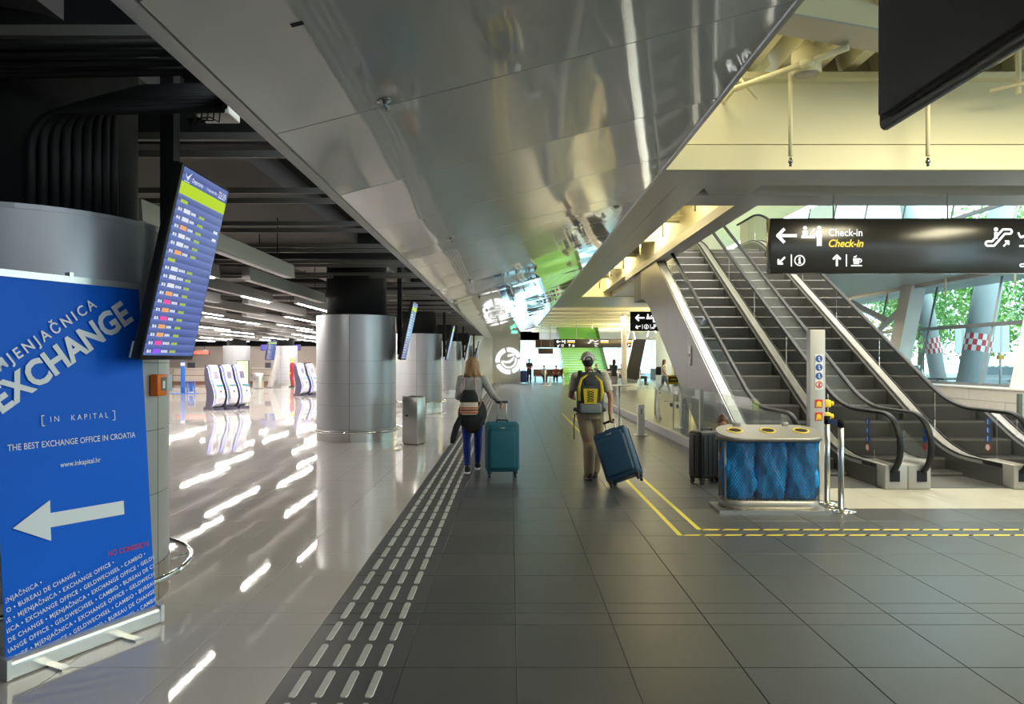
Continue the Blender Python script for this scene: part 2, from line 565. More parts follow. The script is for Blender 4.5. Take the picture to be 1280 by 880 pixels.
# ------------------------------------------------------------------ clad columns
COLX, COLR = -3.2, .81
def column(y, label, group='clad columns along the check-in hall', cx=COLX, rail=True):
    e = empty('column', (cx, y, 0), 0, label, None, group)
    e['kind'] = 'structure'
    MB().lathe([(.61, 2.4), (.61, 4.0)], n=40).build('column_shaft', M_COLK, e)
    MB().lathe([(COLR - .03, 0.0), (COLR - .03, 2.52)], n=40).build('core', M_BLACK, e)
    MB().lathe([(.6, 2.5), (COLR, 2.5), (COLR, 2.53), (.6, 2.53)], n=40, smooth=False).build('top_ring', M_COL, e)
    for q in range(4):
        a0 = R(-88 + 90 * q) + .004
        a1 = a0 + R(90) - .008
        for z0, z1 in ((.25, .73), (.73, 1.16), (1.16, 1.61), (1.61, 2.5)):
            MB().lathe([(COLR, z0 + .0015), (COLR, z1 - .0015)], n=16, a0=a0, a1=a1).build('cladding_panel', M_COL, e)
        MB().lathe([(COLR + .004, .0), (COLR + .004, .25)], n=14, a0=a0, a1=a1).build('steel_band', M_SS, e)
    if rail:
        pts = [(.955 * math.cos(2 * PI * j / 64), .955 * math.sin(2 * PI * j / 64), .21) for j in range(65)]
        MB().tube(pts, .02, 10).build('guard_rail', M_CHROME, e)
        for j in range(6):
            a_ = 2 * PI * j / 6 + .5
            c_, s_ = math.cos(a_), math.sin(a_)
            MB().cyl((COLR * c_, COLR * s_, .17), (.95 * c_, .95 * s_, .2), .012, n=8).build('rail_bracket', M_CHROME, e)
    return e
COLY = [4.72 + 9.86 * k for k in range(5)]
labs = ['silver clad round column with a black cable bundle, behind the blue banner', 'silver clad round column beside the grey litter bin',
        'silver clad round column second beyond the blue banner', 'silver clad round column third beyond the blue banner', 'silver clad round column last before the emblem wall']
for y, l in zip(COLY, labs):
    column(y, l)
column(44.5, 'silver clad round column among the check-in desks', 'clad columns among the desks', -17.4, False)
column(45.2, 'silver clad round column beside the red standing figure', 'clad columns among the desks', -14.6, False)

# ------------------------------------------------------------------ walls at the far end and sides
struct('wall_rear_blocker', MB().box(-26, 15, -6.2, -6, 0, 5.6), M_WALL, 'unseen rear wall added to block light from behind')  # added out of view to cut the light from the open rear
struct('wall_left', MB().box(-26, -25.8, -6, 64, 0, 4.0), M_WALL, 'plain side wall of the check-in hall')
WB = struct('wall_back', MB().box(-26, -6, 52, 52.2, 0, 4.0), M_WALL, 'far wall behind the check-in desks')
MB().box(-26, -6, 51.6, 52, 2.55, 4.0).build('dark_band', M_BLACK, WB)
# block with the round lit emblem
WE = struct('wall_emblem', MB().box(-1.25, .72, 50, 56, 0, 3.9), M_WALL, 'pale wall carrying the round lit emblem')
ag = MB().prism([(-1.25, 50), (-1.25, 56), (-6.5, 56), (-3.4, 46.5)], (0, 0, 0), (1, 0, 0), (0, 1, 0), 3.5)
WA = struct('wall_angled', ag, M_WALL, 'pale angled wall beyond the last column')
MB().box(-2.75, -2.25, 47.6, 48.1, 0, 2.2).build('door_leaf', mat('grey_door', (.28, .30, .33), .5), WA)
# far end wall beyond the stairs, glazed
WF = struct('wall_far', MB().box(.72, 2.6, 63, 63.2, 2.6, 4.2).box(.72, 14, 63, 63.2, 3.4, 9).box(.72, 14, 63, 63.2, 0, .1), M_WALL, 'far glazed end wall')
for k in range(9):
    x0 = .75 + 1.5 * k
    MB().box(x0 + .04, x0 + 1.46, 63.08, 63.12, .1, 3.4).build('pane', M_FGLASS, WF)
    MB().box(x0 - .04, x0 + .04, 63.02, 63.18, 0, 3.4).build('mullion', M_STEELW, WF)

# ------------------------------------------------------------------ ceiling frames on the escalator side
Z0 = 3.98
CF = struct('ceiling_frame', MB().box(1.9, 15, 8.72, 9.43, Z0, 4.2), M_GREYCLAD, 'grey clad ceiling frame around the escalator opening')
MB().box(1.9, 2.24, 9.43, 31, Z0, 4.2).build('frame_strip', M_GREYCLAD, CF)
MB().box(2.25, 2.65, 9.43, 31, Z0 + .004, 4.2).build('frame_strip', M_GREYCLAD, CF)
MB().box(2.65, 15, 10.0, 10.66, Z0, 4.3).build('frame_strip', M_GREYCLAD, CF)
MB().box(2.95, 15, 9.43, 10.0, 4.45, 4.6).build('recess_panel', M_GREYDK, CF)
ch = MB().prism([(2.65, 9.43), (3.41, 9.43), (3.41, 10.66), (3.1, 10.66), (2.65, 9.6)], (0, 0, Z0 + .02), (1, 0, 0), (0, 1, 0), .22)
ch.build('corner_gusset', M_GREYCLAD, CF)
MB().box(3.41, 3.76, 10.66, 20.8, Z0, 4.15).build('frame_strip', M_GREYCLAD, CF)
MB().box(3.44, 3.74, 10.66, 26, 4.15, 5.3).build('edge_beam', M_YEL, CF)
MB().box(1.9, 2.65, 9.43, 31, 4.2, 5.3).build('edge_beam', M_YEL, CF)
MB().box(2.65, 3.44, 9.43, 31, 5.3, 5.4).build('coffer_lid', M_YEL, CF)
for yy in (11.8, 14.2, 16.6, 19.0, 21.6, 24.0):
    MB().box(2.65, 3.44, yy, yy + .22, 4.45, 5.3).build('coffer_beam', M_YEL, CF)
    MB().cyl((2.65, yy - .5, 4.35), (3.44, yy - .3, 4.5), .025, n=8).cyl((3.0, yy - .42, 4.05), (3.0, yy - .42, 4.4), .018, n=8).build('sprinkler_pipe', M_YEL, CF)
MB().box(2.65, 5.6, 26, 26.3, Z0, 5.3).build('coffer_end', M_YEL, CF)
MB().box(2.65, 14, 26.3, 31, Z0, 4.2).build('frame_strip', M_GREYCLAD, CF)
# beamed cream ceiling beyond
CY = struct('ceiling_far', MB().box(1.86, 14, 31, 63, 4.5, 4.7), M_YEL, 'cream beamed ceiling over the far cafe')
for k in range(11):
    MB().box(1.9, 14, 31.2 + 2.9 * k, 32.6 + 2.9 * k, 4.06, 4.5).build('beam', M_YEL, CY)
for k, xx in enumerate((3.2, 5.2, 7.2, 9.2)):
    MB().cyl((xx, 44.5, 3.6), (xx, 44.5, 4.1), .02, n=6).build('drop_pipe', M_YEL, CY)
# near bay: cream beam, ribbed deck
CN = struct('ceiling_near', MB().box(1.9, 15, -4, 10.0, 5.55, 5.7), M_YEL, 'cream ribbed steel deck over the near bay')
MB().box(1.9, 15, 8.90, 9.2, 4.2, 4.4).build('shadow_gap', M_GREYDK, CN)  # dark panel stands in for the shadow line above the flange
MB().box(1.9, 15, 8.74, 9.2, 4.325, 5.2).build('beam_web', M_YEL, CN)
MB().box(1.9, 15, 8.66, 8.715, 3.985, 4.29).build('beam_flange', M_YEL, CN)
MB().box(1.9, 15, 8.62, 9.2, 5.10, 5.18).build('beam_ledge', M_YEL, CN)
for k in range(22):
    x0 = 2.0 + .42 * k
    MB().prism([(x0, 5.55), (x0 + .08, 5.27), (x0 + .22, 5.27), (x0 + .30, 5.55)], (0, 8.9, 0), (1, 0, 0), (0, 0, 1), 8).build('deck_rib', M_YEL, CN)
db = MB()
db.prism([(2.3, 6.69), (5.5, 7.71), (5.5, 8.17), (2.3, 7.09)], (0, 0, 5.0), (1, 0, 0), (0, 1, 0), .02)
db.build('beam_soffit', M_GREYCLAD, CN)
MB().prism([(2.3, 6.72), (5.5, 7.74), (5.5, 8.14), (2.3, 7.06)], (0, 0, 5.02), (1, 0, 0), (0, 1, 0), .6).build('diagonal_beam', M_YEL, CN)
MB().box(2.35, 2.62, 7.2, 8.6, 5.22, 5.27).build('light_panel', glow('ceiling_light_glow', (1, .9, .6), 3.0), CN)
MB().box(1.9, 1.95, -4, 8.7, 4.2, 5.6).build('side_fascia', M_YEL, CN)

# upper floor beyond the escalators, roof and upper walls
UF = struct('floor_upper', MB().box(3.76, 15, 18.6, 31, Z0 + .02, 4.5), M_GREYCLAD, 'upper floor slab at the top of the escalators')
struct('roof', MB().box(3.7, 14.2, 8.9, 64, 9.0, 9.2), M_YEL, 'cream roof over the atrium')
struct('wall_upper', MB().box(3.6, 7.6, 27, 27.3, 4.5, 9.0).box(3.45, 3.7, 9.2, 27, 5.3, 9.0), M_YEL, 'cream upper floor wall')
struct('wall_header', MB().box(3.76, 15, 9.1, 9.3, 4.6, 9.0), M_YEL, 'cream header wall over the ceiling frame')

# ------------------------------------------------------------------ leaning glass facade
WX = 12.0
LEAN = math.tan(R(11.4))
def fx(z, off=0.0):
    return WX + .75 + off + (z - .9) * LEAN
FW = struct('wall_right', MB().box(WX, WX + .95, -2, 60, 0, .88), M_JOINT, 'low stone block wall under the glass facade')
for r_, (z0, z1) in enumerate(((0, .3), (.3, .6), (.6, .9))):
    for k in range(26):
        y0 = 12 + .9 * k + (.45 if r_ % 2 else 0)
        MB().box(WX - .03 + .004 * ((k * 7 + r_) % 3), WX + .2, y0 + .004, y0 + .896, z0 + .004, z1 - .004).build('stone_block', M_STONE, FW)
MB().box(WX - .05, WX + .95, -2, 60, .9, .93).build('coping', M_STONE, FW)
YM = [19.0 + 2.9 * k for k in range(-7, 14)]
WG = struct('window_1', MB().prism([(fx(.93), .93), (fx(.93) + .1, .93), (fx(1.0) + .1, 1.0), (fx(1.0), 1.0)], (0, 60, 0), (1, 0, 0), (0, 0, 1), 62), M_MULL, 'leaning glass facade')
ztop = 8.9
for i, y in enumerate(YM):
    MB().tube([(fx(.95), y, .95), (fx(ztop), y, ztop)], .035, 4, smooth=False).build('mullion', M_MULL, WG)
    for z0, z1 in ((1.0, 2.6), (2.6, 3.9), (3.9, 6.0), (6.0, 8.9)):
        y1 = y + 2.9
        MB().add([(fx(z0), y + .03, z0), (fx(z0), y1 - .03, z0), (fx(z1), y1 - .03, z1), (fx(z1), y + .03, z1)], [(0, 1, 2, 3)]).build('pane', M_FGLASS, WG)
for z in (2.6, 6.0):
    MB().box(fx(z) - .06, fx(z) + .06, -2, 58, z - .05, z + .05).build('transom', M_MULL, WG)
# spandrel along the upper floor edge
SP = struct('trim_1', MB().box(fx(3.98) - .55, fx(3.98) - .25, 9.4, 58, 4.0, 5.2), M_YEL, 'cream spandrel beam along the facade')
MB().box(fx(3.98) - .6, fx(3.98) - .1, 9.4, 58, 3.9, 4.0).build('clad_strip', M_GREYCLAD, SP)
for yy in (17.5, 20.3, 23.4):
    MB().cyl((fx(3.98) - .75, yy, 3.5), (fx(3.98) - .75, yy, 4.6), .025, n=8).build('drop_pipe', M_YEL, SP)
# leaning steel columns and diagonal braces inside the glass
for k, y in enumerate((16.6, 22.4, 28.2, 34.0, 39.8)):
    e = empty('facade_column', (0, 0, 0), 0, ['white leaning steel column by the upper wall post', 'white leaning steel column between the two window bays', 'white leaning steel column with a diagonal brace behind the escalator',
              'white leaning steel column fourth along the facade', 'white leaning steel column last along the facade'][k], 'column', 'facade columns')
    a0, a1 = fx(.93, -.70), fx(5.2, -.70)
    MB().add([(a0, y - .32, .93), (a0 + .45, y - .32, .93), (a0 + .45, y + .32, .93), (a0, y + .32, .93),
              (a1, y - .32, 5.2), (a1 + .45, y - .32, 5.2), (a1 + .45, y + .32, 5.2), (a1, y + .32, 5.2)],
             [(0, 3, 2, 1), (4, 5, 6, 7), (0, 1, 5, 4), (1, 2, 6, 5), (2, 3, 7, 6), (3, 0, 4, 7)]).build('shaft', M_STEELW, e)
    MB().box(a0 - .04, a0 + .5, y - .38, y + .38, .93, .97).build('base_plate', M_STEELW, e)
    if k in (1, 2):
        MB().tube([(fx(3.3, -.55), y + .3, 3.3), (fx(1.4, -.55), y + 3.6, 1.4)], .12, 4, smooth=False).build('brace', M_STEELW, e)
        MB().tube([(fx(3.8, -.55), y + 3.9, 3.8), (fx(2.9, -.55), y + .9, 2.9)], .12, 4, smooth=False).build('brace', M_STEELW, e)

# ------------------------------------------------------------------ escalators
M_STEP = mat('escalator_step', (0.105, 0.103, 0.102), 0.45, 0.4, var=0.1, vscale=8, bump=0.5, bscale=1, stretch=(90, 1, 1), bdist=0.004)
M_TREAD = mat('step_tread_shaded', (0.035, 0.034, 0.033), 0.5, 0.5, bump=0.6, bscale=1, stretch=(90, 1, 1), bdist=0.004)  # same metal as the riser; shade of its grooves darkens this colour
M_STEPN = mat('step_nose', (0.06, 0.06, 0.06), 0.5)
M_RUBBER = mat('black_handrail_rubber', (0.010, 0.011, 0.014), 0.5, spec=0.25)
M_DECK = mat('escalator_deck', (0.40, 0.395, 0.39), 0.5, 0.5, var=0.05)
M_SKIRT = mat('escalator_skirt', (0.20, 0.20, 0.19), 0.35, 0.8)
M_TRUSS = mat('truss_cladding', (0.32, 0.305, 0.30), 0.30, 0.55, var=0.03)
M_BLUE_ST = mat('blue_sticker', (0.03, 0.10, 0.42), 0.4)
M_RED_ST = mat('red_sticker', (0.65, 0.05, 0.04), 0.4)
M_WHITE_ST = mat('white_sticker', (0.8, 0.8, 0.8), 0.4)
M_YEL_ST = mat('yellow_sticker', (0.85, 0.62, 0.03), 0.4)
YB, ZT, T30 = 10.2, 4.5, math.tan(R(30))
YT = YB + ZT / T30
def nose(y):
    if y < YB - .5: return 0.0
    if y < YB + .5:
        t = (y - YB + .5)
        return t * t * T30 / 2
    if y < YT - .7: return (y - YB) * T30
    if y < YT + .7:
        t = y - YT + .7
        return (YT - .7 - YB) * T30 + T30 * (t - t * t / 2.8)
    return ZT
YS = [9.0, 9.2, 9.6] + [9.7 + .2 * k for k in range(6)] + [11.3 + .5 * k for k in range(12)] + [17.3 + .2 * k for k in range(8)] + [19.2, 19.8]
def strip(mb, xa, xb, za, zb, ys=YS):
    mb.loft([[(xa, y, nose(y) + za), (xb, y, nose(y) + za), (xb, y, nose(y) + zb), (xa, y, nose(y) + zb)] for y in ys], smooth=False)
    return mb
def handrail_path(x):
    pts = []
    cy, cz, r = 9.03, .55, .40
    pts.append((x, cy + .16, .15))
    for k in range(0, 13):
        a_ = R(-90 - 15 * k)
        pts.append((x, cy + r * math.cos(a_), cz + r * math.sin(a_)))
    for y in [9.3, 9.5] + [9.7 + .1 * k for k in range(11)] + [11 + .5 * k for k in range(12)] + [17.2 + .2 * k for k in range(8)] + [19.2, 19.8]:
        pts.append((x, y, nose(y) + .95))
    return pts
def escalator(xc, label, outer_left, outer_right):
    e = empty('escalator', (xc, YB, 0), 0, label, 'escalator', 'pair of escalators')
    def B(mb, name, m, p=None):
        # shapes are laid out in hall coordinates; move them to the escalator's own base
        mb.v = [(x - xc, y - YB, z) for x, y, z in mb.v]
        return mb.build(name, m, p or e)
    # moving steps
    sm = MB()
    sm.add([(-.5, 0, -.30), (.5, 0, -.30), (.5, 0, -.02), (-.5, 0, -.02), (-.5, .015, 0), (.5, .015, 0), (.5, .45, 0), (-.5, .45, 0), (.5, .45, -.30), (-.5, .45, -.30)],
           [(0, 1, 2, 3), (3, 2, 5, 4), (4, 5, 6, 7), (7, 6, 8, 9), (0, 3, 4, 7, 9), (1, 8, 6, 5, 2)])
    sme = sm.mesh('step', M_STEP)
    sme.materials.append(M_TREAD)
    for q in sme.polygons:
        if abs(q.normal.z) > .9: q.material_index = 1
    k = 0
    y = YB - .45
    while y < YT + .5:
        z = nose(y + .40)
        o = link('step', sme, e)
        o.location = (0, y - YB, z)
        y += .4; k += 1
    B(MB().box(xc - .5, xc + .5, 8.9, YB - .45, -.01, .012), 'comb_plate', M_SKIRT)
    B(MB().box(xc - .5, xc + .5, YT + .85, YT + 2.3, ZT - .05, ZT + .012), 'comb_plate', M_SKIRT)
    for sgn in (-1, 1):
        xi = xc + sgn * .505
        B(strip(MB(), min(xi, xi + sgn * .015), max(xi, xi + sgn * .015), -.2, .24), 'skirt_panel', M_SKIRT)
        a_, b_ = xc + sgn * .52, xc + sgn * (.70 if (sgn < 0 and outer_left) else .81)
        B(strip(MB(), min(a_, b_), max(a_, b_), -.12 if sgn * 1 else 0, .28), 'deck', M_DECK)
        B(strip(MB(), min(a_, a_ + sgn * .03), max(a_, a_ + sgn * .03), .28, .295), 'deck_edge', M_RUBBER)
        # newel box at the foot
        B(MB().rbox(min(a_, b_), max(a_, b_), 8.80, 9.4, 0, .31, .015, 2), 'newel_box', M_DECK)
        B(MB().box(xc + sgn * .64 - .06, xc + sgn * .64 + .06, 8.785, 8.81, .10, .24), 'handrail_inlet', M_RUBBER)
        xg = xc + sgn * .62
        pts = handrail_path(xg)
        B(MB().tube(pts, .027, 12, flat=1.5, up=(1, 0, 0)), 'handrail', M_RUBBER)
        # glass panels
        ys = [9.25, 10.6, 12.2, 13.8, 15.4, 17.0, 18.4, 19.6]
        for q in range(len(ys) - 1):
            a0, a1 = ys[q] + .006, ys[q + 1] - .006
            n = 6
            rr_ = []
            for j in range(n + 1):
                yy = a0 + (a1 - a0) * j / n
                rr_.append((yy, nose(yy)))
            mb = MB()
            v = [(xg, yy, zz + .28) for yy, zz in rr_] + [(xg, yy, zz + .93) for yy, zz in rr_]
            mb.add(v, [(j, j + 1, j + n + 2, j + n + 1) for j in range(n)])
            B(mb, 'glass_panel', M_GLASS)
        v = [(xg, 9.25, .30), (xg, 9.25, .93)] + [(xg, 9.03 + .38 * math.cos(R(90 + 15 * j)), .55 + .38 * math.sin(R(90 + 15 * j))) for j in range(11)] 
        mb = MB(); mb.add(v, [tuple(range(len(v)))]); B(mb, 'glass_panel', M_GLASS)
        # round pictogram stickers on the foot glass
        if sgn > 0 or xc > 5:
            stp = empty_child('safety_sticker', e, (xg - xc, 0, 0))
            for j in range(4):
                s2 = Sign2D((-.004, 9.42 - YB, .80 - .115 * j), (0, -1, 0), (0, 0, 1), .002)
                s2.disc(0, 0, .05, 16)
                s2.build('pictogram', M_RED_ST if j == 3 else M_BLUE_ST, stp)
                s2 = Sign2D((-.0065, 9.42 - YB, .80 - .115 * j), (0, -1, 0), (0, 0, 1), .002)
                if j == 3: s2.disc(0, 0, .038, 16)
                else: s2.disc(0, .018, .011, 8).stroke([(0, .01), (0, -.03)], .016)
                s2.build('pictogram', M_WHITE_ST, stp)
    # truss body below
    pr = []
    ys = [8.8, 9.6, 10.2, 11, 12, 14, 16, YT, YT + .9, 19.8]
    for y in ys:
        zt = nose(y) - .32
        zb = max(0.0 if y < 11.9 else -9, nose(y) - 1.25)
        if zt < .002: zt = -.015
        if zt <= zb: zb = zt - .02
        pr.append((y, zb, zt))
    B(MB().loft([[(xc - .69, y, a), (xc + .80, y, a), (xc + .80, y, b), (xc - .69, y, b)] for y, a, b in pr], smooth=False), 'truss', M_GREYDK)
    for sgn, on in ((-1, outer_left), (1, outer_right)):
        if not on: continue
        x0 = xc + sgn * (.705 if sgn < 0 else .815)
        pl = [(8.9, 0.0), (11.9, 0.0)] 
        bounds = [8.9, 10.4, 12.1, 13.8, 15.5, 17.2, 18.6]
        for a, b in zip(bounds[:-1], bounds[1:]):
            def zlo(y): return max(0.0, nose(y) - 1.25)
            n = 6
            yy = [a + .004 + (b - a - .008) * j / n for j in range(n + 1)]
            poly = [(y, zlo(y)) for y in yy] + [(y, nose(y) + .26) for y in reversed(yy)]
            B(MB().prism(poly, (x0, 0, 0), (0, 1, 0), (0, 0, 1), .02 * sgn if sgn > 0 else -.02), 'cladding_panel', M_TRUSS)
    return e
def empty_child(name, parent, loc):
    o = bpy.data.objects.new(name, None); C.objects.link(o); o.parent = parent; o.location = loc
    return o
ES1 = escalator(4.19, 'escalator beside the glass fence, with grey clad side and dark steps', True, False)
ES2 = escalator(5.81, 'escalator on the side of the low stone wall and windows', False, True)
# small panel on the clad side
cp = empty('control_panel', (3.46, 13.45, 1.55), 0, 'small pale control plate on the clad escalator side', 'control panel')
MB().rbox(-.02, .0, -.08, .08, -.02, .36, .006, 2).build('plate', M_WHITE_ST, cp)
MB().box(-.03, -.02, -.02, .02, .14, .2).build('button', M_GREYDK, cp)

# ------------------------------------------------------------------ glass fence beside the escalator
M_FENCE = glass('fence_glass', (0.88, 0.96, 0.92), 0.55)
gf = empty('glass_fence', (3.34, 9.4, 0), 0, 'clear glass fence on a grey kerb beside the escalator', 'fence')
MB().box(-.05, .03, 0, 15.8, 0, .17).build('kerb', M_GREYCLAD, gf)
for k in range(9):
    y0 = 1.75 * k
    MB().quad((0, y0 + .01, .17), (0, y0 + 1.74, .17), (0, y0 + 1.74, 1.10), (0, y0 + .01, 1.10)).build('glass_panel', M_FENCE, gf)
for y0 in (2.85, 15.75):
    MB().box(-.03, .03, y0 - .03, y0 + .03, .1, 1.12).build('post', M_STEELW, gf)

# ------------------------------------------------------------------ sign post with pictograms by the escalator foot
sp = empty('sign_post', (3.73, 8.55, 0), 0, 'grey metal sign post with round pictogram stickers and yellow stop buttons', 'sign post')
MB().rbox(-.095, .095, -.05, .05, 0, 2.0, .008, 2).build('post', M_GREYCLAD, sp)
MB().box(-.12, .12, -.08, .08, 0, .02).build('base_plate', M_GREYCLAD, sp)
MB().box(-.03, .062, -.054, -.05, 1.27, 1.70).build('sticker', M_WHITE_ST, sp)
for j in range(4):
    zc = 1.645 - .105 * j
    s2 = Sign2D((.016, -.054, zc), (1, 0, 0), (0, 0, 1), .002)
    if j == 3: s2.ring(0, 0, .032, .043)
    else: s2.disc(0, 0, .043)
    s2.build('pictogram', M_RED_ST if j == 3 else M_BLUE_ST, sp)
    s2 = Sign2D((.016, -.0565, zc), (1, 0, 0), (0, 0, 1), .002)
    s2.disc(.0, .018, .009, 8).stroke([(0, .008), (0, -.012), (.015, -.025)], .014)
    if j == 3: s2 = s2.stroke([(-.025, -.025), (.025, .025)], .008)
    s2.build('pictogram', M_WHITE_ST if j < 3 else M_RED_ST, sp)
for zc in (1.10, .945):
    MB().box(-.03, .06, -.056, -.05, zc - .05, zc + .05).build('sticker', M_RED_ST, sp)
    s2 = Sign2D((.015, -.056, zc), (1, 0, 0), (0, 0, 1), .003)
    s2.disc(0, 0, .03).rect(-.036, .036, -.038, -.022); s2.build('pictogram', M_YEL_ST, sp)
    b_ = MB().rbox(.095, .17, -.045, .045, zc - .045, zc + .045, .01, 2).build('stop_button', M_YEL_ST, sp)
    MB().cyl((.17, 0, zc), (.21, 0, zc), .022, .028, n=14).build('knob', M_YEL_ST, b_)

# ------------------------------------------------------------------ hanging direction signs
M_SIGNK = mat('dark_sign_face', (0.022, 0.020, 0.017), 0.18, spec=0.5)
M_SW = glow('lit_white_lettering', (1, 1, 1), .8)
M_SY = glow('lit_yellow_lettering', (1.0, 0.66, 0.03), .75)
def pict_checkin(s, x, y, k):
    s.disc(x - .33 * k, y + .34 * k, .09 * k).disc(x + .33 * k, y + .34 * k, .10 * k)
    s.rect(x - .45 * k, x - .2 * k, y - .02 * k, y + .22 * k)
    s.rect(x - .5 * k, x + .15 * k, y - .14 * k, y - .02 * k)
    s.stroke([(x - .1 * k, y + .02 * k), (x + .12 * k, y + .3 * k)], .07 * k)
    s.rect(x + .2 * k, x + .46 * k, y - .1 * k, y + .22 * k)
    s.rect(x + .22 * k, x + .32 * k, y - .5 * k, y - .1 * k).rect(x + .35 * k, x + .45 * k, y - .5 * k, y - .1 * k)
    s.stroke([(x + .25 * k, y + .1 * k), (x + .02 * k, y - .02 * k)], .08 * k)
def pict_escal(s, x, y, k, arrow=True):
    s.stroke([(x - .55 * k, y - .34 * k), (x - .2 * k, y - .34 * k), (x + .3 * k, y + .22 * k), (x + .58 * k, y + .22 * k)], .10 * k)
    s.stroke([(x - .5 * k, y - .14 * k), (x - .3 * k, y - .14 * k), (x + .2 * k, y + .42 * k), (x + .5 * k, y + .42 * k)], .10 * k)
    s.ring(x - .5 * k, y - .24 * k, .05 * k, .15 * k, 90, 270, 8).ring(x + .52 * k, y + .32 * k, .05 * k, .15 * k, -90, 90, 8)
    s.disc(x - .12 * k, y + .42 * k, .1 * k).stroke([(x - .12 * k, y + .3 * k), (x - .12 * k, y - .02 * k)], .16 * k)
    if arrow: s.arrow(x + .35 * k, y - .25 * k, .34 * k, 45, .08 * k)
def pict_info(s, x, y, k):
    s.ring(x, y, .37 * k, .46 * k)
    s.disc(x, y + .2 * k, .08 * k, 10).rect(x - .07 * k, x + .07 * k, y - .22 * k, y + .08 * k).rect(x - .13 * k, x + .13 * k, y - .26 * k, y - .18 * k).rect(x - .13 * k, x + .02 * k, y + .02 * k, y + .09 * k)
def pict_cup(s, x, y, k):
    s.poly([(x - .3 * k, y + .2 * k), (x - .24 * k, y - .25 * k), (x + .16 * k, y - .25 * k), (x + .22 * k, y + .2 * k)])
    s.ring(x + .24 * k, y + .02 * k, .08 * k, .16 * k, -100, 100, 10).rect(x - .45 * k, x + .4 * k, y - .42 * k, y - .33 * k)
    s.stroke([(x - .25 * k, y + .32 * k), (x - .1 * k, y + .3 * k), (x - .02 * k, y + .42 * k)], .07 * k)
def pict_plane(s, x, y, k):
    s.stroke([(x - .4 * k, y + .05 * k), (x + .45 * k, y + .3 * k)], .12 * k).stroke([(x, y + .15 * k), (x - .2 * k, y - .15 * k)], .1 * k)
    s.stroke([(x - .4 * k, y + .05 * k), (x - .5 * k, y + .28 * k)], .08 * k).rect(x - .45 * k, x + .5 * k, y - .4 * k, y - .31 * k)
def hang_sign(x0, y, z0, w, h, label, lines, group='hanging direction signs', rods=(.25, .75), rod_top=3.99):
    e = empty('direction_sign', (x0, y, z0), 0, label, 'sign', group)
    MB().rbox(0, w, 0, .16, 0, h, .008, 2).build('housing', M_SIGNK, e)
    for q in rods:
        MB().cyl((w * q, .08, h), (w * q, .08, rod_top - z0), .012, n=8).build('hanger_rod', M_GREYCLAD, e)
    a, b = Sign2D((0, -.001, 0), (1, 0, 0), (0, 0, 1), .003), Sign2D((0, -.001, 0), (1, 0, 0), (0, 0, 1), .003)
    lines(a, b, w, h)
    if a.mb.f or a.done: a.build('white_lettering', M_SW, e)
    if b.mb.f or b.done: b.build('yellow_lettering', M_SY, e)
    return e
def big_lines(a, b, w, h):
    s = .0112                     # metres per picture pixel at the sign
    def X(x): return (x - 963) * s
    def Z(y): return (341 - y) * s
    a.cut().arrow(X(984), Z(294.5), .27, 180, .042)
    a.cut(); a.cut(); pict_checkin(a, X(1015), Z(294), .30)
    a.cut().text('Check-in', X(1035), Z(295), .145, .012, .92)
    b.cut().text('Check-in', X(1034.5), Z(308.5), .148, .02, .92, .25)
    a.cut().arrow(X(977), Z(325.5), .13, 225, .026).rect(X(988.5), X(989.8), Z(333), Z(318))
    a.cut(); a.cut(); pict_info(a, X(999.5), Z(325.5), .165)
    a.cut().arrow(X(1046), Z(326), .15, 90, .028).rect(X(1057.3), X(1058.6), Z(333), Z(318))
    a.cut(); a.cut(); pict_cup(a, X(1071), Z(326), .18)
    a.cut(); a.cut(); pict_escal(a, X(1248), Z(298), .30)
    a.cut(); a.cut(); pict_plane(a, X(1286), Z(298), .3)
    a.cut(); a.cut(); pict_escal(a, X(1284), Z(328), .17)
hang_sign(3.64, 9.8, 2.85, 4.6, .765, 'wide dark hanging sign with lit arrows and Check-in lettering, before the escalators', big_lines, rods=(.2, .55, .9))
def mid_lines(a, b, w, h):
    a.cut().arrow(.38, h * .68, .34, 180, .06); a.cut(); pict_checkin(a, .80, h * .68, .36)
    a.cut().text('Check-in', 1.05, h * .70, .17, .012, .9)
    b.cut().text('Check-in', 1.05, h * .50, .17, .02, .9, .25)
    a.cut().arrow(.3, h * .22, .2, 200, .035); a.cut(); pict_info(a, .62, h * .22, .2); a.cut(); pict_escal(a, .95, h * .22, .2, False)
    a.rect(.46, .475, h * .1, h * .34); a.cut().rect(.77, .785, h * .1, h * .34)
hang_sign(4.72, 27.5, 2.77, 3.2, .76, 'smaller dark hanging sign with Check-in lettering, between the escalators and the cafe', mid_lines)
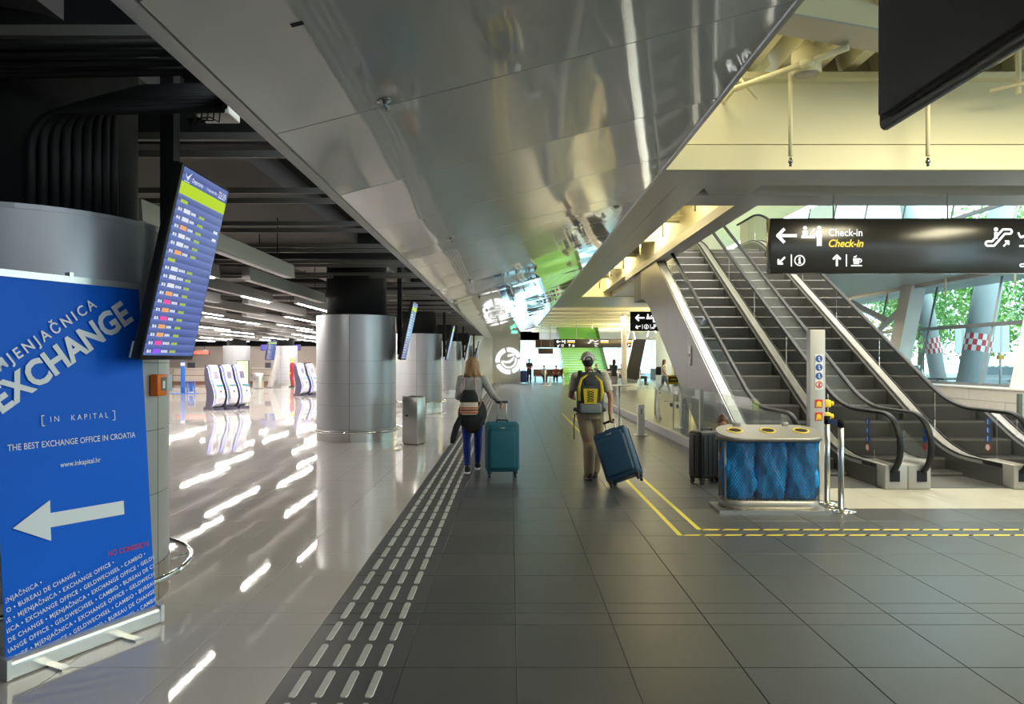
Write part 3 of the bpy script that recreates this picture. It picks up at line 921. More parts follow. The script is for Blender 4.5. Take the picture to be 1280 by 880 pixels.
def far_lines(a, b, w, h):
    a.cut().arrow(.3, h * .7, .25, 180, .05); a.cut(); pict_checkin(a, .62, h * .7, .26); b.cut().rect(.85, 1.35, h * .56, h * .66); a.cut().rect(.85, 1.35, h * .74, h * .84)
    a.cut().arrow(.3, h * .25, .18, 225, .035); a.cut(); pict_info(a, .55, h * .25, .2); a.cut().arrow(1.0, h * .25, .18, 90, .035); a.cut(); pict_cup(a, 1.25, h * .25, .2)
    a.cut(); a.cut(); pict_escal(a, 2.35, h * .68, .28, False); a.cut(); pict_plane(a, 2.72, h * .66, .3); b.cut().rect(3.0, 3.5, h * .56, h * .66); a.cut().rect(3.0, 3.5, h * .74, h * .84)
    a.cut(); a.cut(); pict_plane(a, 2.72, h * .25, .22)
    b.rect(4.55, 5.0, h * .56, h * .66); a.cut().rect(4.55, 5.0, h * .74, h * .84); a.poly([(5.1, h * .85), (5.35, h * .85), (5.22, h * .6)]); a.cut(); pict_plane(a, 5.5, h * .68, .26)
    a.cut(); a.cut(); pict_escal(a, 4.8, h * .25, .2, False); a.cut(); pict_info(a, 5.1, h * .25, .18); a.cut().arrow(5.4, h * .25, .16, 0, .03)
hang_sign(2.8, 45, 2.42, 5.75, .56, 'long dark hanging sign with small lit pictograms before the green stairs', far_lines, rod_top=4.5)
# big black sign box seen from its side
bs = empty('sign_box', (1.89, 1.3, 2.885), 0, 'large plain black sign box hanging from the cream deck', 'sign')
MB().rbox(0, .10, 0, 2.3, 0, 1.7, .006, 2).build('housing', mat('black_sign_back', (.036, .035, .038), .5), bs)
MB().cyl((.055, -.01, -.035), (.055, 2.33, -.035), .03, n=10).box(.03, .08, 0, 2.34, -.03, .02).build('lower_tube', mat('black_tube', (.008, .008, .009), .35), bs)
for yy in (.5, 1.9):
    MB().cyl((.05, yy, 1.7), (.05, yy, 2.67), .02, n=8).build('hanger_rod', M_COLK, bs)

# sprinkler pipes, speaker in the near bay
pp = empty('sprinkler_pipe', (3.28, 8.2, 3.9), 0, 'cream sprinkler pipe run with a vertical drop before the cream beam', 'pipe', 'sprinkler pipes')
MB().tube([(-.62, .12, .95), (.32, -.75, 1.06)], .035, 10).cyl((-.05, -.42, 1.01), (.05, -.51, 1.022), .045, n=10).build('branch_pipe', M_YEL, pp)
MB().cyl((0, 0, .12), (0, 0, 1.1), .024, n=10).build('drop_pipe', M_YEL, pp)
MB().cyl((0, 0, .0), (0, 0, .1), .016, n=8).cyl((0, 0, .04), (0, 0, .07), .028, n=8).build('sprinkler_head', M_SPR, pp)
MB().cyl((-.56, .12, 1.08), (-.34, .12, .84), .02, n=8).cyl((-.62, .12, .95), (-.62, .56, .95), .025, n=8).build('bracket', M_YEL, pp)
pp = empty('sprinkler_pipe', (4.89, 8.2, 3.9), 0, 'single cream vertical sprinkler drop on the cream beam, between two other pipes', 'pipe', 'sprinkler pipes')
MB().cyl((0, 0, .12), (0, 0, 1.66), .024, n=10).build('drop_pipe', M_YEL, pp)
MB().cyl((0, 0, .0), (0, 0, .1), .016, n=8).cyl((0, 0, .04), (0, 0, .07), .028, n=8).build('sprinkler_head', M_SPR, pp)
pp = empty('sprinkler_pipe', (5.95, 8.2, 4.75), 0, 'short cream pipe elbow with a horizontal arm high on the cream beam', 'pipe', 'sprinkler pipes')
MB().cyl((0, 0, 0), (0, 0, .80), .03, n=10).build('drop_pipe', M_YEL, pp)
MB().tube([(-.33, .0, .03), (.8, -.2, .25)], .022, 8).build('branch_pipe', M_YEL, pp)
lsp = empty('ceiling_speaker', (3.36, 7.95, 4.86), 0, 'round cream ceiling speaker behind the sprinkler pipe', 'speaker')
MB().lathe([(.0, .02), (.13, .02), (.15, 0), (.16, .03), (.16, .26), (.1, .3), (.02, .42)], n=24).build('housing', M_YEL, lsp)
MB().lathe([(0, .012), (.13, .012), (.13, .018), (0, .018)], n=24).build('grille', M_GREYCLAD, lsp)

# ------------------------------------------------------------------ three-hole recycling bin
M_BINM = mat('grey_bin_metal', (0.33, 0.32, 0.30), 0.4, 0.5, var=0.04)
M_BAG = mat('blue_plastic_bag', (0.004, 0.29, 0.78), 0.18, var=0.35, vscale=5, bump=0.8, bscale=9, bdist=0.03, stretch=(1.6, 1.6, .6))
bn = empty('recycling_bin', (2.83, 7.68, 0), R(-2), 'three-hole recycling bin of grey mesh with blue bags', 'bin')
def stad(hw, r, n=14):
    """stadium outline: straight sides and round ends"""
    p = []
    for k in range(n + 1):
        a_ = R(-90 + 180 * k / n); p.append((hw - r + r * math.cos(a_), r * math.sin(a_)))
    for k in range(n + 1):
        a_ = R(90 + 180 * k / n); p.append((-hw + r + r * math.cos(a_), r * math.sin(a_)))
    return p
def ztop_(y): return .80 + (y + .22) * .22
MB().loft([[(x, y, .03) for x, y in stad(.535, .2)], [(x, y, .12) for x, y in stad(.535, .2)]]).build('base_band', M_BINM, bn)
MB().box(-.60, .58, -.27, .22, 0, .03).build('base_plate', M_SS, bn)
o_, i_ = stad(.565, .235), stad(.54, .21)
MB().loft([[(x, y, .78 if y < .3 else .78) for x, y in i_], [(x, y, .76) for x, y in o_], [(x, y, ztop_(y)) for x, y in o_]]).build('lid', M_BINM, bn)
for hx in (-.36, .0, .36):
    def slope(x, y, o): return (hx + x, y, ztop_(y) + o)
    rg = [[slope(r_ * math.cos(2 * PI * j / 28), .02 + r_ * math.sin(2 * PI * j / 28), o) for j in range(28)] for r_, o in ((.085, .001), (.085, .008), (.068, .008), (.068, .001))]
    MB().loft(rg, cap=False).build('hole_ring', M_YEL_ST, bn)
    MB().add([slope(.068 * math.cos(2 * PI * j / 28), .02 + .068 * math.sin(2 * PI * j / 28), .003) for j in range(28)], [tuple(range(28))]).build('hole', M_BLACK, bn)
# bags
rb = random.Random(5)
for hx in (-.335, .0, .335):
    mb = MB(); rings = []
    n = 44
    for q in range(16):
        z = .13 + (.75 - .13) * q / 15
        ring = []
        for j in range(n):
            a_ = 2 * PI * j / n
            rr_ = 1 + .07 * math.sin(5 * a_ + hx * 9 + q * .5) + .05 * math.sin(9 * a_ - q * .9 + hx * 4) + .03 * math.sin(14 * a_ + q * 1.3) + rb.uniform(-.02, .02)
            sq = (abs(math.cos(a_)) ** 5 + abs(math.sin(a_)) ** 5) ** (-1 / 5)
            k_ = (.86 + .14 * min(1, q / 2.5)) if q < 3 else 1
            ring.append((hx + .166 * rr_ * k_ * sq * math.cos(a_), .148 * rr_ * k_ * sq * math.sin(a_), z))
        rings.append(ring)
    mb.loft(rings); mb.build('bag', M_BAG, bn)
# expanded-metal mesh, woven from slanting strands
out = stad(.525, .195, 14)
per = [0]
for a, b in zip(out, out[1:] + out[:1]): per.append(per[-1] + math.hypot(b[0] - a[0], b[1] - a[1]))
LP = per[-1]
def along(t):
    t %= LP
    for k in range(len(out)):
        if per[k] <= t <= per[k + 1]:
            a, b = out[k], out[(k + 1) % len(out)]
            w = (t - per[k]) / (per[k + 1] - per[k] + 1e-9)
            return (a[0] + (b[0] - a[0]) * w, a[1] + (b[1] - a[1]) * w)
    return out[0]
wm = MB()
NW = 84
for k in range(NW):
    for sg in (-1, 1):
        t0 = LP * k / NW
        prev = None
        for q in range(9):
            z = .10 + (.68) * q / 8
            x, y = along(t0 + sg * (z - .1) * .62)
            if prev:
                dx, dy = x - prev[0], y - prev[1]
                L = math.hypot(dx, dy) or 1; ux, uy = dx / L * .003, dy / L * .003
                wm.quad((prev[0] - ux, prev[1] - uy, prev[2]), (prev[0] + ux, prev[1] + uy, prev[2]), (x + ux, y + uy, z), (x - ux, y - uy, z))
            prev = (x, y, z)
tag(wm.build('wire_mesh', mat('dark_mesh_wire', (.07, .075, .08), .5, .5), bn), kind='stuff')
for sx in (-.5, .5):
    MB().cyl((sx, .12, .1), (sx, .12, .78), .012, n=6).cyl((sx, -.12, .1), (sx, -.12, .78), .012, n=6).build('frame_rod', M_BINM, bn)
MB().rbox(-.33, -.24, .19, .24, .88, .93, .008, 2).rbox(.22, .29, .19, .24, .88, .93, .008, 2).build('hinge', M_BINM, bn)

# stanchion pair
def stanchion(loc, label):
    e = empty('stanchion', loc, 0, label, 'stanchion', 'belt stanchions')
    MB().cyl((0, 0, .02), (0, 0, .99), .03, n=16).build('pole', M_SS, e)
    MB().lathe([(0, 0), (.155, 0), (.155, .006), (.06, .022), (0, .024)], n=28).build('base', M_CHROME, e)
    MB().cyl((0, 0, .9), (0, 0, .99), .034, n=16).build('belt_head', M_COLK, e)
    return e
s1 = stanchion((3.62, 8.0, 0), 'steel belt stanchion next to the sign post, blue belt between it and its twin')
s2_ = stanchion((3.58, 7.58, 0), 'steel belt stanchion with the blue belt end, beside the bin plate')
MB().box(-.003, .003, -.40, -.02, .91, .965).build('belt', mat('blue_belt', (.02, .07, .30), .6), s1)
s1.rotation_euler.z = math.atan2(-.04, .42)

# pendant uplights added out of view to brighten the far ceiling
for yy, l in ((33, 'first'), (40, 'second'), (47, 'third'), (55, 'last')):
    e = empty('added_uplight', (9.5, yy, 3.05), 0, l + ' unseen pendant lamp added to brighten the far ceiling, counted from the escalators', 'ceiling light', 'added pendant uplights')
    MB().lathe([(0, 0), (.3, .02), (.36, .10), (.34, .10), (.3, .04), (0, .03)], n=24).build('bowl', M_GREYCLAD, e)
    MB().cyl((.33, 0, .08), (.05, 0, 1.45), .012, n=6).cyl((-.33, 0, .08), (-.05, 0, 1.45), .012, n=6).build('hanger_rod', M_GREYCLAD, e)

# ------------------------------------------------------------------ light fixtures over the check-in hall
M_FIX = mat('grey_light_housing', (0.27, 0.26, 0.25), 0.5, 0.2)
M_TUBE = glow('lit_tube', (1.0, 0.94, 0.87), 120.0)
M_TUBE0 = mat('unlit_diffuser', (0.5, 0.49, 0.47), 0.4)
def fixture_mesh(L):
    pf = [(-.07, 0), (.07, 0), (.055, .2), (-.055, .2)]
    return MB().prism(pf, (0, L, 0), (1, 0, 0), (0, 0, 1), L).mesh('housing', M_FIX)
fx_me = fixture_mesh(4.5)
tube_me = MB().box(-.018, .018, .1, 4.4, -.012, -.001).mesh('light_tube', M_TUBE)
tube_short = MB().box(-.018, .018, 2.9, 4.4, -.012, -.001).mesh('light_tube', M_TUBE)
tube0_me = MB().box(-.05, .05, .1, 4.4, -.012, -.001).mesh('light_tube', M_TUBE0)
rod_me = MB().cyl((0, 0, .2), (0, 0, 1.1), .008, n=6).mesh('hanger_rod', M_COLK)
starts = {0: -3.42, 1: -4.17, 2: -4.78, 3: -4.25, 4: -4.85, 5: -4.4, 6: -4.9, 7: -4.5, 8: -7.5}
LIT = {(0, 1), (1, 1), (1, 3), (1, 6), (2, 0), (2, 3), (2, 5), (2, 8), (3, 2), (3, 4), (3, 7), (3, 10), (4, 1), (4, 3), (4, 6), (4, 9), (5, 1), (5, 4), (5, 7), (5, 11), (6, 2), (6, 5), (6, 8), (6, 12), (7, 1), (7, 4), (7, 6), (7, 8), (7, 11), (7, 13), (8, 3), (8, 5), (8, 7), (8, 9), (8, 11), (8, 13)}
for b in range(9):
    y0 = 6.38 + 4.65 * b
    for j in range(5 + b * 2 if b < 6 else 16):
        x = starts[b] - 1.16 * j
        if x < -24.5 or (b == 8 and x < -22.5): continue
        lit = (b, j) in LIT
        e = empty('linear_light', (x, y0, 2.9), 0, 'long lit linear ceiling light with bright white diffuser' if lit else 'long unlit grey linear ceiling light', 'ceiling light',
                  'lit linear lights' if lit else 'unlit linear lights')
        link('housing', fx_me, e)
        link('light_tube', (tube_short if b < 2 else tube_me) if lit else tube0_me, e)
        for yy in (.6, 3.9):
            r_ = link('hanger_rod', rod_me, e); r_.location = (0, yy, 0)

# ------------------------------------------------------------------ roll-up banner
M_BAN = mat('blue_banner_print', (0.002, 0.125, 0.70), 0.55, var=0.10, vscale=1.2, spec=.2)
M_BTXT = mat('banner_white_print', (0.74, 0.78, 0.84), 0.5)
M_BRED = mat('banner_red_print', (0.50, 0.03, 0.12), 0.5)
M_ALU = mat('silver_aluminium', (0.72, 0.73, 0.75), 0.3, 0.6)
BO = Vector((-2.57, 3.57, 0)); BU = Vector((.37, .78, 0)).normalized(); BW = .863
lean = R(4.5)
BB = Vector((-BU.y, BU.x, 0)); BV = BB * math.sin(lean) + Vector((0, 0, 1)) * math.cos(lean); BN = BU.cross(BV)
bw = empty('rollup_banner', (0, 0, 0), 0, 'blue roll-up banner advertising currency exchange with a white arrow', 'banner')
bw.matrix_world = Matrix(((BU.x, -BU.y, 0, BO.x), (BU.y, BU.x, 0, BO.y), (0, 0, 1, 0), (0, 0, 0, 1)))
# local frame of the banner: x along the foot, -y towards the viewer
LV = Vector((0, math.sin(lean), math.cos(lean)))
n = 8
sheet = MB()
vv, ff = [], []
for j in range(n + 1):
    for i in range(7):
        u = BW * i / 6; v = .085 + (2.11 - .085) * j / n
        bow = -.008 * math.sin(PI * j / n) * math.sin(PI * i / 6 * .9 + .2)
        p = Vector((u, 0, 0)) + LV * v + Vector((0, bow, 0))
        vv.append(p)
k0 = len(vv)
ff = [(j * 7 + i, j * 7 + i + 1, (j + 1) * 7 + i + 1, (j + 1) * 7 + i) for j in range(n) for i in range(6)]
sheet.add(vv, ff, True)
sheet.add([p + Vector((0, .003, 0)) for p in vv], [tuple(reversed(q)) for q in ff], True)
sheet.build('printed_sheet', M_BAN, bw)
MB().tube([(-.01, .005, .07)] + [(BW * k / 4, .005, .07) for k in range(5)] + [(BW + .01, .005, .07)], .045, 12, flat=.85).box(-.01, BW + .01, -.04, .05, .01, .075).build('base_cassette', M_ALU, bw)
for sx in (0, BW):
    s_ = 1 if sx else -1
    MB().box(sx - .012 + s_ * .01, sx + .012 + s_ * .01, -.045, .055, .008, .11).build('end_cap', M_ALU, bw)
tp = LV * 2.11
MB().box(-.005, BW + .005, tp.y - .012, tp.y + .012, tp.z - .03, tp.z + .008).build('top_rail', M_ALU, bw)
MB().cyl((BW / 2, .05, .05), (BW / 2, tp.y + .02, tp.z), .011, n=8).build('support_pole', M_COLK, bw)
MB().box(BW / 2 - .012, BW / 2 + .012, tp.y - .014, tp.y + .03, tp.z, tp.z + .03).build('pole_hook', M_ALU, bw)
for sx in (.2, .62):
    MB().box(sx - .025, sx + .025, -.17, .14, 0, .012).build('foot', M_SS, bw)
def bsign(dep=.0125): return Sign2D((0, -dep, 0), (1, 0, 0), LV, .002)
CL = (.004, BW - .004, .09, 2.07)
s = bsign()
s.text('EXCHANGE', .022, 1.354, .193, .034, .92, 0, 'LEFT', R(34.2), 1.0, CL)
s.cut().text('MJENJAČNICA', .025, 1.572, .083, .016, .95, 0, 'LEFT', R(34.6), 1.42, CL)
s.cut().text('I N', .27, 1.292, .045, -.004, .9, clip=CL)
s.cut().text('K A P I T A L', .385, 1.292, .045, -.004, .9, clip=CL)
s.cut().stroke([(.242, 1.33), (.228, 1.33), (.228, 1.275), (.242, 1.275)], .005).cut().stroke([(.636, 1.33), (.65, 1.33), (.65, 1.275), (.636, 1.275)], .005)
s.cut().text('THE BEST EXCHANGE OFFICE IN CROATIA', .047, 1.158, .048, .006, .79, clip=CL)
s.cut().text('www.inkapital.hr', .313, 1.037, .042, .006, .82, clip=CL)
s.cut().poly([(.055, .757), (.246, .648), (.246, .721), (.678, .707), (.678, .788), (.249, .798), (.25, .868)])
ang = R(14)
words = ['MJENJAČNICA', 'EXCHANGE OFFICE', 'GELDWECHSEL', 'CAMBIO', 'BUREAU DE CHANGE']
ends = [0, 4, 1, 3, 2, 0, 4, 1, 3, 2, 0, 4]
for k in range(12):
    ue = .19 + .205 * k
    seq = []
    idx = ends[k]
    for q in range(9 if k > 3 else 5):
        seq.insert(0, words[idx]); idx = (idx - 1) % 5
    body = ' • '.join(seq) + ' •'
    s.cut().text(body, ue, .432, .034, .012, .88, 0, 'RIGHT', ang, 1.12, (.004, BW - .004, .09, .47))
s.build('white_print', M_BTXT, bw)
s = bsign(); s.text('NO COMISSION', .563, .482, .045, .008, .82, clip=CL); s.build('red_print', M_BRED, bw)

# ------------------------------------------------------------------ departure boards on posts
def screen_mat():
    m = bpy.data.materials.new('lit_flight_screen'); m.use_nodes = True
    nt = m.node_tree; b = nt.nodes['Principled BSDF']
    b.inputs['Base Color'].default_value = (.005, .005, .01, 1); b.inputs['Roughness'].default_value = .25
    tc = nt.nodes.new('ShaderNodeTexCoord'); sep = nt.nodes.new('ShaderNodeSeparateXYZ')
    nt.links.new(tc.outputs['Object'], sep.inputs[0])
    mm = nt.nodes.new('ShaderNodeMath'); mm.operation = 'MULTIPLY'; mm.inputs[1].default_value = 1 / .0517
    fr = nt.nodes.new('ShaderNodeMath'); fr.operation = 'FRACT'
    nt.links.new(sep.outputs['Z'], mm.inputs[0]); nt.links.new(mm.outputs[0], fr.inputs[0])
    rp = nt.nodes.new('ShaderNodeValToRGB')
    rp.color_ramp.elements[0].color = (.030, .052, .17, 1); rp.color_ramp.elements[1].color = (.085, .125, .34, 1)
    nt.links.new(fr.outputs[0], rp.inputs[0]); nt.links.new(rp.outputs[0], b.inputs['Emission Color'])
    b.inputs['Emission Strength'].default_value = .85
    return m
M_SCR = screen_mat()
M_BEZ = mat('black_bezel', (.012, .012, .013), .3)
g_w, g_o, g_p, g_g, g_v = glow('screen_white', (.8, .85, .95), .5), glow('screen_orange', (.9, .42, .16), .5), glow('screen_pink', (.9, .08, .4), .5), glow('screen_green', (.45, .62, .05), .5), glow('screen_violet', (.2, .05, .8), .9)
g_l = glow('screen_lime', (.42, .62, .01), .6)
MW, MH = .68, 1.20
def make_board(loc, label):
    e = empty('departure_board', loc, 0, label, 'monitor', 'departure boards on the columns')
    e.rotation_euler = (0, R(12.4), 0)
    # screen faces +x; y runs from near edge (0) to far edge (MW)
    MB().rbox(-.06, 0, 0, MW, 0, MH, .006, 2).build('case', M_BEZ, e)
    MB().box(0, .002, .018, MW - .018, .03, MH - .018).build('screen', M_SCR, e)
    mk = lambda: Sign2D((.002, .018, .03), (0, 1, 0), (0, 0, 1), .001)
    W_, H_ = MW - .036, MH - .048
    lim = mk().rect(0, W_, H_ - .16, H_ - .085); lim.build('header_bar', g_l, e)
    wt = mk()
    wt.text('Departures', .125, H_ - .066, .040, .004, .8).text('22:29', W_ - .02, H_ - .07, .062, .006, .85, 0, 'RIGHT').text('21 September 2016', W_ - .165, H_ - .063, .025, .004, .75, 0, 'RIGHT')
    wt.poly([(.03, H_ - .03), (.06, H_ - .05), (.11, H_ - .015), (.07, H_ - .07)]).rect(.03, .1, H_ - .08, H_ - .076)
    orr, pk, gr, vi = mk(), mk(), mk(), mk()
    seq = 'gwwowwogwwwopopoopv'
    rr_ = random.Random(4)
    for k, c in enumerate(seq):
        z = H_ - .195 - .0517 * k
        if c == 'g':
            gr.rect(.04, .13, z - .012, z + .008); continue
        wt.rect(.03, .05, z - .01, z + .008).rect(.06, .075, z - .01, z + .008)
        x = .10
        {'w': wt, 'o': orr, 'p': pk, 'v': vi}[c].rect(x, x + .085, z - .012, z + .013)
        tw = rr_.uniform(.06, .09)
        for q in range(4): wt.rect(x + .1 + tw * q / 4, x + .1 + tw * (q + .7) / 4, z - .008, z + .008)
        for q in range(6): gr.rect(x + .21 + .013 * q, x + .21 + .013 * q + .009, z - .009, z + .008)
        if k in (2, 3): wt.rect(W_ - .09, W_ - .03, z - .01, z + .008)
    for a, nm, m in ((wt, 'white_lettering', g_w), (orr, 'orange_mark', g_o), (pk, 'pink_mark', g_p), (gr, 'green_lettering', g_g), (vi, 'violet_mark', g_v)):
        for q in a.build(nm, m, e): q['kind'] = 'stuff'
    MB().box(-.14, -.06, .25, .5, .35, .75).build('wall_bracket', M_BEZ, e)
    MB().box(-.075, -.06, .01, .05, .0, .10).build('label_plate', M_WHITE_ST, e)
    # post stays upright: undo the tilt
    p = MB().box(-.045, .045, -.045, .045, .08, 2.35).build('post', M_COLK, e)
    p.rotation_euler = (0, -R(12.4), 0); p.location = (-.118, .60, .0)
    return e
b0 = make_board((-2.195, 4.15, 1.63), 'tall lit flight departure board hanging beside the blue exchange banner')
for k, l in ((1, 'tall lit flight departure board on the column beside the litter bin'), (2, 'tall flight departure board on the second column beyond the banner'),
             (3, 'tall flight departure board on the third column beyond the banner'), (4, 'tall flight departure board on the last column before the emblem wall')):
    c = copy_tree(b0); c.location = (-2.195, 4.15 + 9.86 * k, 1.63); c['label'] = l
c = copy_tree(b0); c.location = (-14.9, 42.6, 1.63); c['label'] = 'tall departure board standing among the check-in desks'; c.rotation_euler.z = -.5

# orange call point and plate on the first column
cpn = empty('call_point', (-2.385, 4.69, 1.46), R(-2), 'orange manual call point box on the column beside the banner', 'call point')
MB().rbox(0, .055, -.055, .06, -.07, .075, .008, 2).build('housing', mat('orange_plastic', (.75, .16, .01), .4), cpn)
MB().box(.055, .058, -.02, .045, -.035, .055).build('window', M_GREYDK, cpn)
MB().box(.058, .06, 0, .025, -.02, .03).build('button', M_WHITE_ST, cpn)
pln = empty('wall_plate', (-2.40, 4.87, 1.47), R(10), 'pale plate on the column next to the orange call point', 'plate')
MB().rbox(0, .03, -.05, .05, -.06, .06, .006, 2).build('plate', mat('pale_blue_plate', (.42, .52, .60), .4), pln)

# cable bundle on the first column
cb = empty('cable_bundle', (COLX, COLY[0], 2.53), 0, 'bundle of thick black cables climbing the column and bending along the ceiling', 'cables')
M_CAB = mat('black_cable', (.009, .009, .010), .6, spec=.25)
for k in range(9):
    a_ = R(-58 + 5.2 * k)
    r_ = .655
    x, y = r_ * math.cos(a_), r_ * math.sin(a_)
    zt = .58 + .035 * k
    pts = [(x, y, -.02), (x, y, .3), (x, y, zt - .22)]
    for q in range(1, 7):
        t = R(90 * q / 6)
        pts.append((x + .22 * (1 - math.cos(t)), y, zt - .22 + .22 * math.sin(t)))
    pts.append((1.50, y - .02, zt + .01))
    MB().tube(pts, .027, 8).build('cable', M_CAB, cb)
for k in range(4):
    MB().tube([(-4, -.75 - .06 * k, .72 + .03 * k), (-.6, -.72 - .06 * k, .70 + .03 * k), (0, -.68 - .06 * k, .74 + .03 * k), (1.48, -.7 - .06 * k, .76 + .03 * k)], .026, 8).build('cable', M_CAB, cb)
jb = empty('junction_box', (-2.13, 4.85, 3.33), 0, 'white electronics box with hanging wires near the ceiling above the departure board', 'junction box')
MB().rbox(-.02, .22, -.1, .1, -.03, .05, .008, 2).build('housing', mat('pale_box', (.6, .58, .56), .5), jb)
for k in range(5):
    MB().tube([(.0 + .04 * k, -.1, -.01), (.01 + .04 * k, -.14, -.06 - .01 * k), (-.02 + .03 * k, -.12, -.14 + .02 * k), (-.08, -.05, -.05)], .006, 6).build('wire', M_CAB, jb)
MB().box(0, .03, -.104, -.1, -.015, .02).box(.12, .15, -.104, -.1, -.015, .02).build('socket', M_RED_ST, jb)
MB().cyl((.1, 0, .05), (.1, 0, .67), .01, n=6).build('hanger_rod', M_COLK, jb)

# litter bin by the second column
lb = empty('litter_bin', (-1.86, 13.5, 0), R(-24), 'tall grey metal litter bin beside a clad column', 'bin')
MB().rbox(-.17, .17, -.15, .15, .03, .92, .012, 2).build('body', M_SS, lb)
MB().box(-.15, .15, -.13, .13, .92, .926).build('opening', M_BLACK, lb)
MB().rbox(-.17, .17, -.15, -.12, .90, .935, .008, 2).rbox(-.17, .17, .12, .15, .90, .935, .008, 2).build('rim', M_SS, lb)
MB().rbox(-.10, -.03, -.156, -.148, .55, .585, .006, 2).build('lock', M_BLACK, lb)
MB().box(-.15, .15, -.13, .13, 0, .03).build('plinth', M_GREYDK, lb)
lb2 = copy_tree(lb); lb2.location = (-14.4, 40, 0); lb2['label'] = 'grey metal litter bin standing before the check-in desks'; lb2.scale = (1.35, 1.35, .95)

# ------------------------------------------------------------------ self check-in kiosks
M_KW = mat('kiosk_white', (.78, .77, .80), .25, coat=.5)
M_KD = mat('kiosk_purple_side', (.085, .075, .12), .35)
M_KL = glow('kiosk_blue_light', (.25, .30, 1.0), 3.0)
def kiosk():
    e = empty('check_in_kiosk', (0, 0, 0))
    # profile in (f, z): f = towards the user
    fr = [(.10, .10), (.24, .22), (.30, .42), (.27, .62), (.20, .82), (.11, 1.0), (.07, 1.18), (.03, 1.36), (-.05, 1.47)]
    bk = [(-.14, 1.45), (-.17, 1.2), (-.14, .9), (-.08, .6), (-.08, .35), (-.12, .10)]
    pf = fr + bk
    MB().prism(pf, (-.15, 0, 0), (0, -1, 0), (0, 0, 1), -.30).build('body', M_KW, e)
    side = [(a * .92 - .02, b) for a, b in pf]
    side = [(-.22, 0.0), (.16, 0.0)] + [(a - .06, b) for a, b in fr] + [(a - .04, b) for a, b in bk]
    for sx in (-.175, .15):
        MB().prism(side, (sx, 0, 0), (0, -1, 0), (0, 0, 1), -.025).build('side_panel', M_KD, e)
    st = MB()
    cl = [(.17, .2), (.22, .42), (.19, .62), (.12, .82), (.04, 1.0), (.0, 1.18), (-.04, 1.34), (-.1, 1.42)]
    st.tube([(-.178, -a, b) for a, b in cl], .012, 6)
    st.build('light_strip', M_KL, e)
    MB().box(-.19, .19, -.2, .22, 0, .09).build('plinth', M_KD, e)
    MB().add([(-.09, -.112, 1.02), (.09, -.112, 1.02), (.09, -.062, 1.26), (-.09, -.062, 1.26)], [(0, 1, 2, 3)]).build('screen', mat('kiosk_screen', (.16, .14, .22), .2), e)
    MB().box(-.1, .12, -.25, -.18, .78, .83).build('scanner', mat('kiosk_teal', (.08, .35, .42), .3), e)
    MB().box(-.015, .02, -.292, -.27, .58, .64).build('card_slot', M_BLACK, e)
    return e
k0_ = kiosk()
KR = math.atan2(.8, .6)
kpos = [(-9.70, 22.9), (-9.42, 23.27), (-9.14, 23.64)]
klab = ['white self check-in kiosk with purple side, end of the row of three', 'white self check-in kiosk in the middle of the row of three', 'white self check-in kiosk at the back of the row of three',
        'white self check-in kiosk with purple side, front of the pair near the red figure', 'white self check-in kiosk behind its twin near the red figure']
kpos += [(-9.52, 31.8), (-9.2, 32.22)]
for i, (p, l) in enumerate(zip(kpos, klab)):
    k_ = k0_ if i == 0 else copy_tree(k0_)
    k_.location = (p[0], p[1], 0); k_.rotation_euler.z = R(53); k_.scale = (.9, 1.5, 1)
    tag(k_, l, 'kiosk', 'self check-in kiosks')

# ------------------------------------------------------------------ check-in desks and furnishings of the hall's far side
M_WOODB = mat('brown_desk_base', (.20, .10, .06), .5)
M_DESK = mat('beige_desk', (.50, .44, .38), .4, var=.04)
M_SCRK = mat('dark_desk_screen', (.05, .05, .07), .3)
def desk(x, label, w=2.6):
    e = empty('check_in_desk', (x, 46.5, 0), 0, label, 'desk', 'check-in desks')
    MB().box(0, w - .05, 0, .7, .22, 1.02).build('front_panel', M_DESK, e)
    MB().box(.02, w - .07, .03, .7, 0, .22).build('kick_base', M_WOODB, e)
    MB().rbox(-.02, w - .02, -.1, .75, 1.02, 1.1, .01, 2).build('counter', M_DESK, e)
    MB().box(0, w - .05, -.012, 0, .58, .62).build('brown_strip', M_WOODB, e)  # brown strip across the desk front
    MB().box(.8, 1.3, .3, .36, 1.1, 1.45).build('monitor', M_SCRK, e)
    return e
for k in range(6):
    desk(-25.0 + 2.6 * k, 'long beige check-in desk with brown base')
for o in [o for o in C.objects if o.name.startswith('check_in_desk')]:
    o['label'] = 'beige check-in desk with brown base at the far side of the hall'
# wall screens and signs over the desks
def board(x, y, z, w, h, m, name, label, cat='sign', group=None):
    e = empty(name, (x, y, z), 0, label, cat, group)
    MB().rbox(0, w, 0, .1, 0, h, .01, 2).build('housing', M_SIGNK, e)
    MB().box(.03, w - .03, -.004, 0, .03, h - .03).build('face', m, e)
    if cat == 'sign' and z > 1.8:
        for q in (.15, .85):
            MB().cyl((w * q, .05, h), (w * q, .05, 4.0 - z), .015, n=6).build('hanger_rod', M_COLK, e)
    return e
board(-16.42, 46, 2.25, 2.6, .42, glow('violet_sign', (.10, .07, .42), .8), 'desk_sign', 'long violet sign above the check-in desks beside a silver column')
board(-12.6, 46.5, 2.2, 1.2, .42, glow('violet_sign', (.10, .07, .42), .8), 'desk_sign', 'short violet sign by the white wall block')
board(-22.0, 46, 1.95, 2.2, .32, mat('red_white_sign', (.5, .14, .10), .5), 'desk_sign', 'red sign board over the dark desk opening')
board(-16.9, 43.2, 0.0, .75, 1.6, mat('green_white_poster', (.55, .72, .42), .5), 'poster_board', 'pale green poster board behind the row of three kiosks')
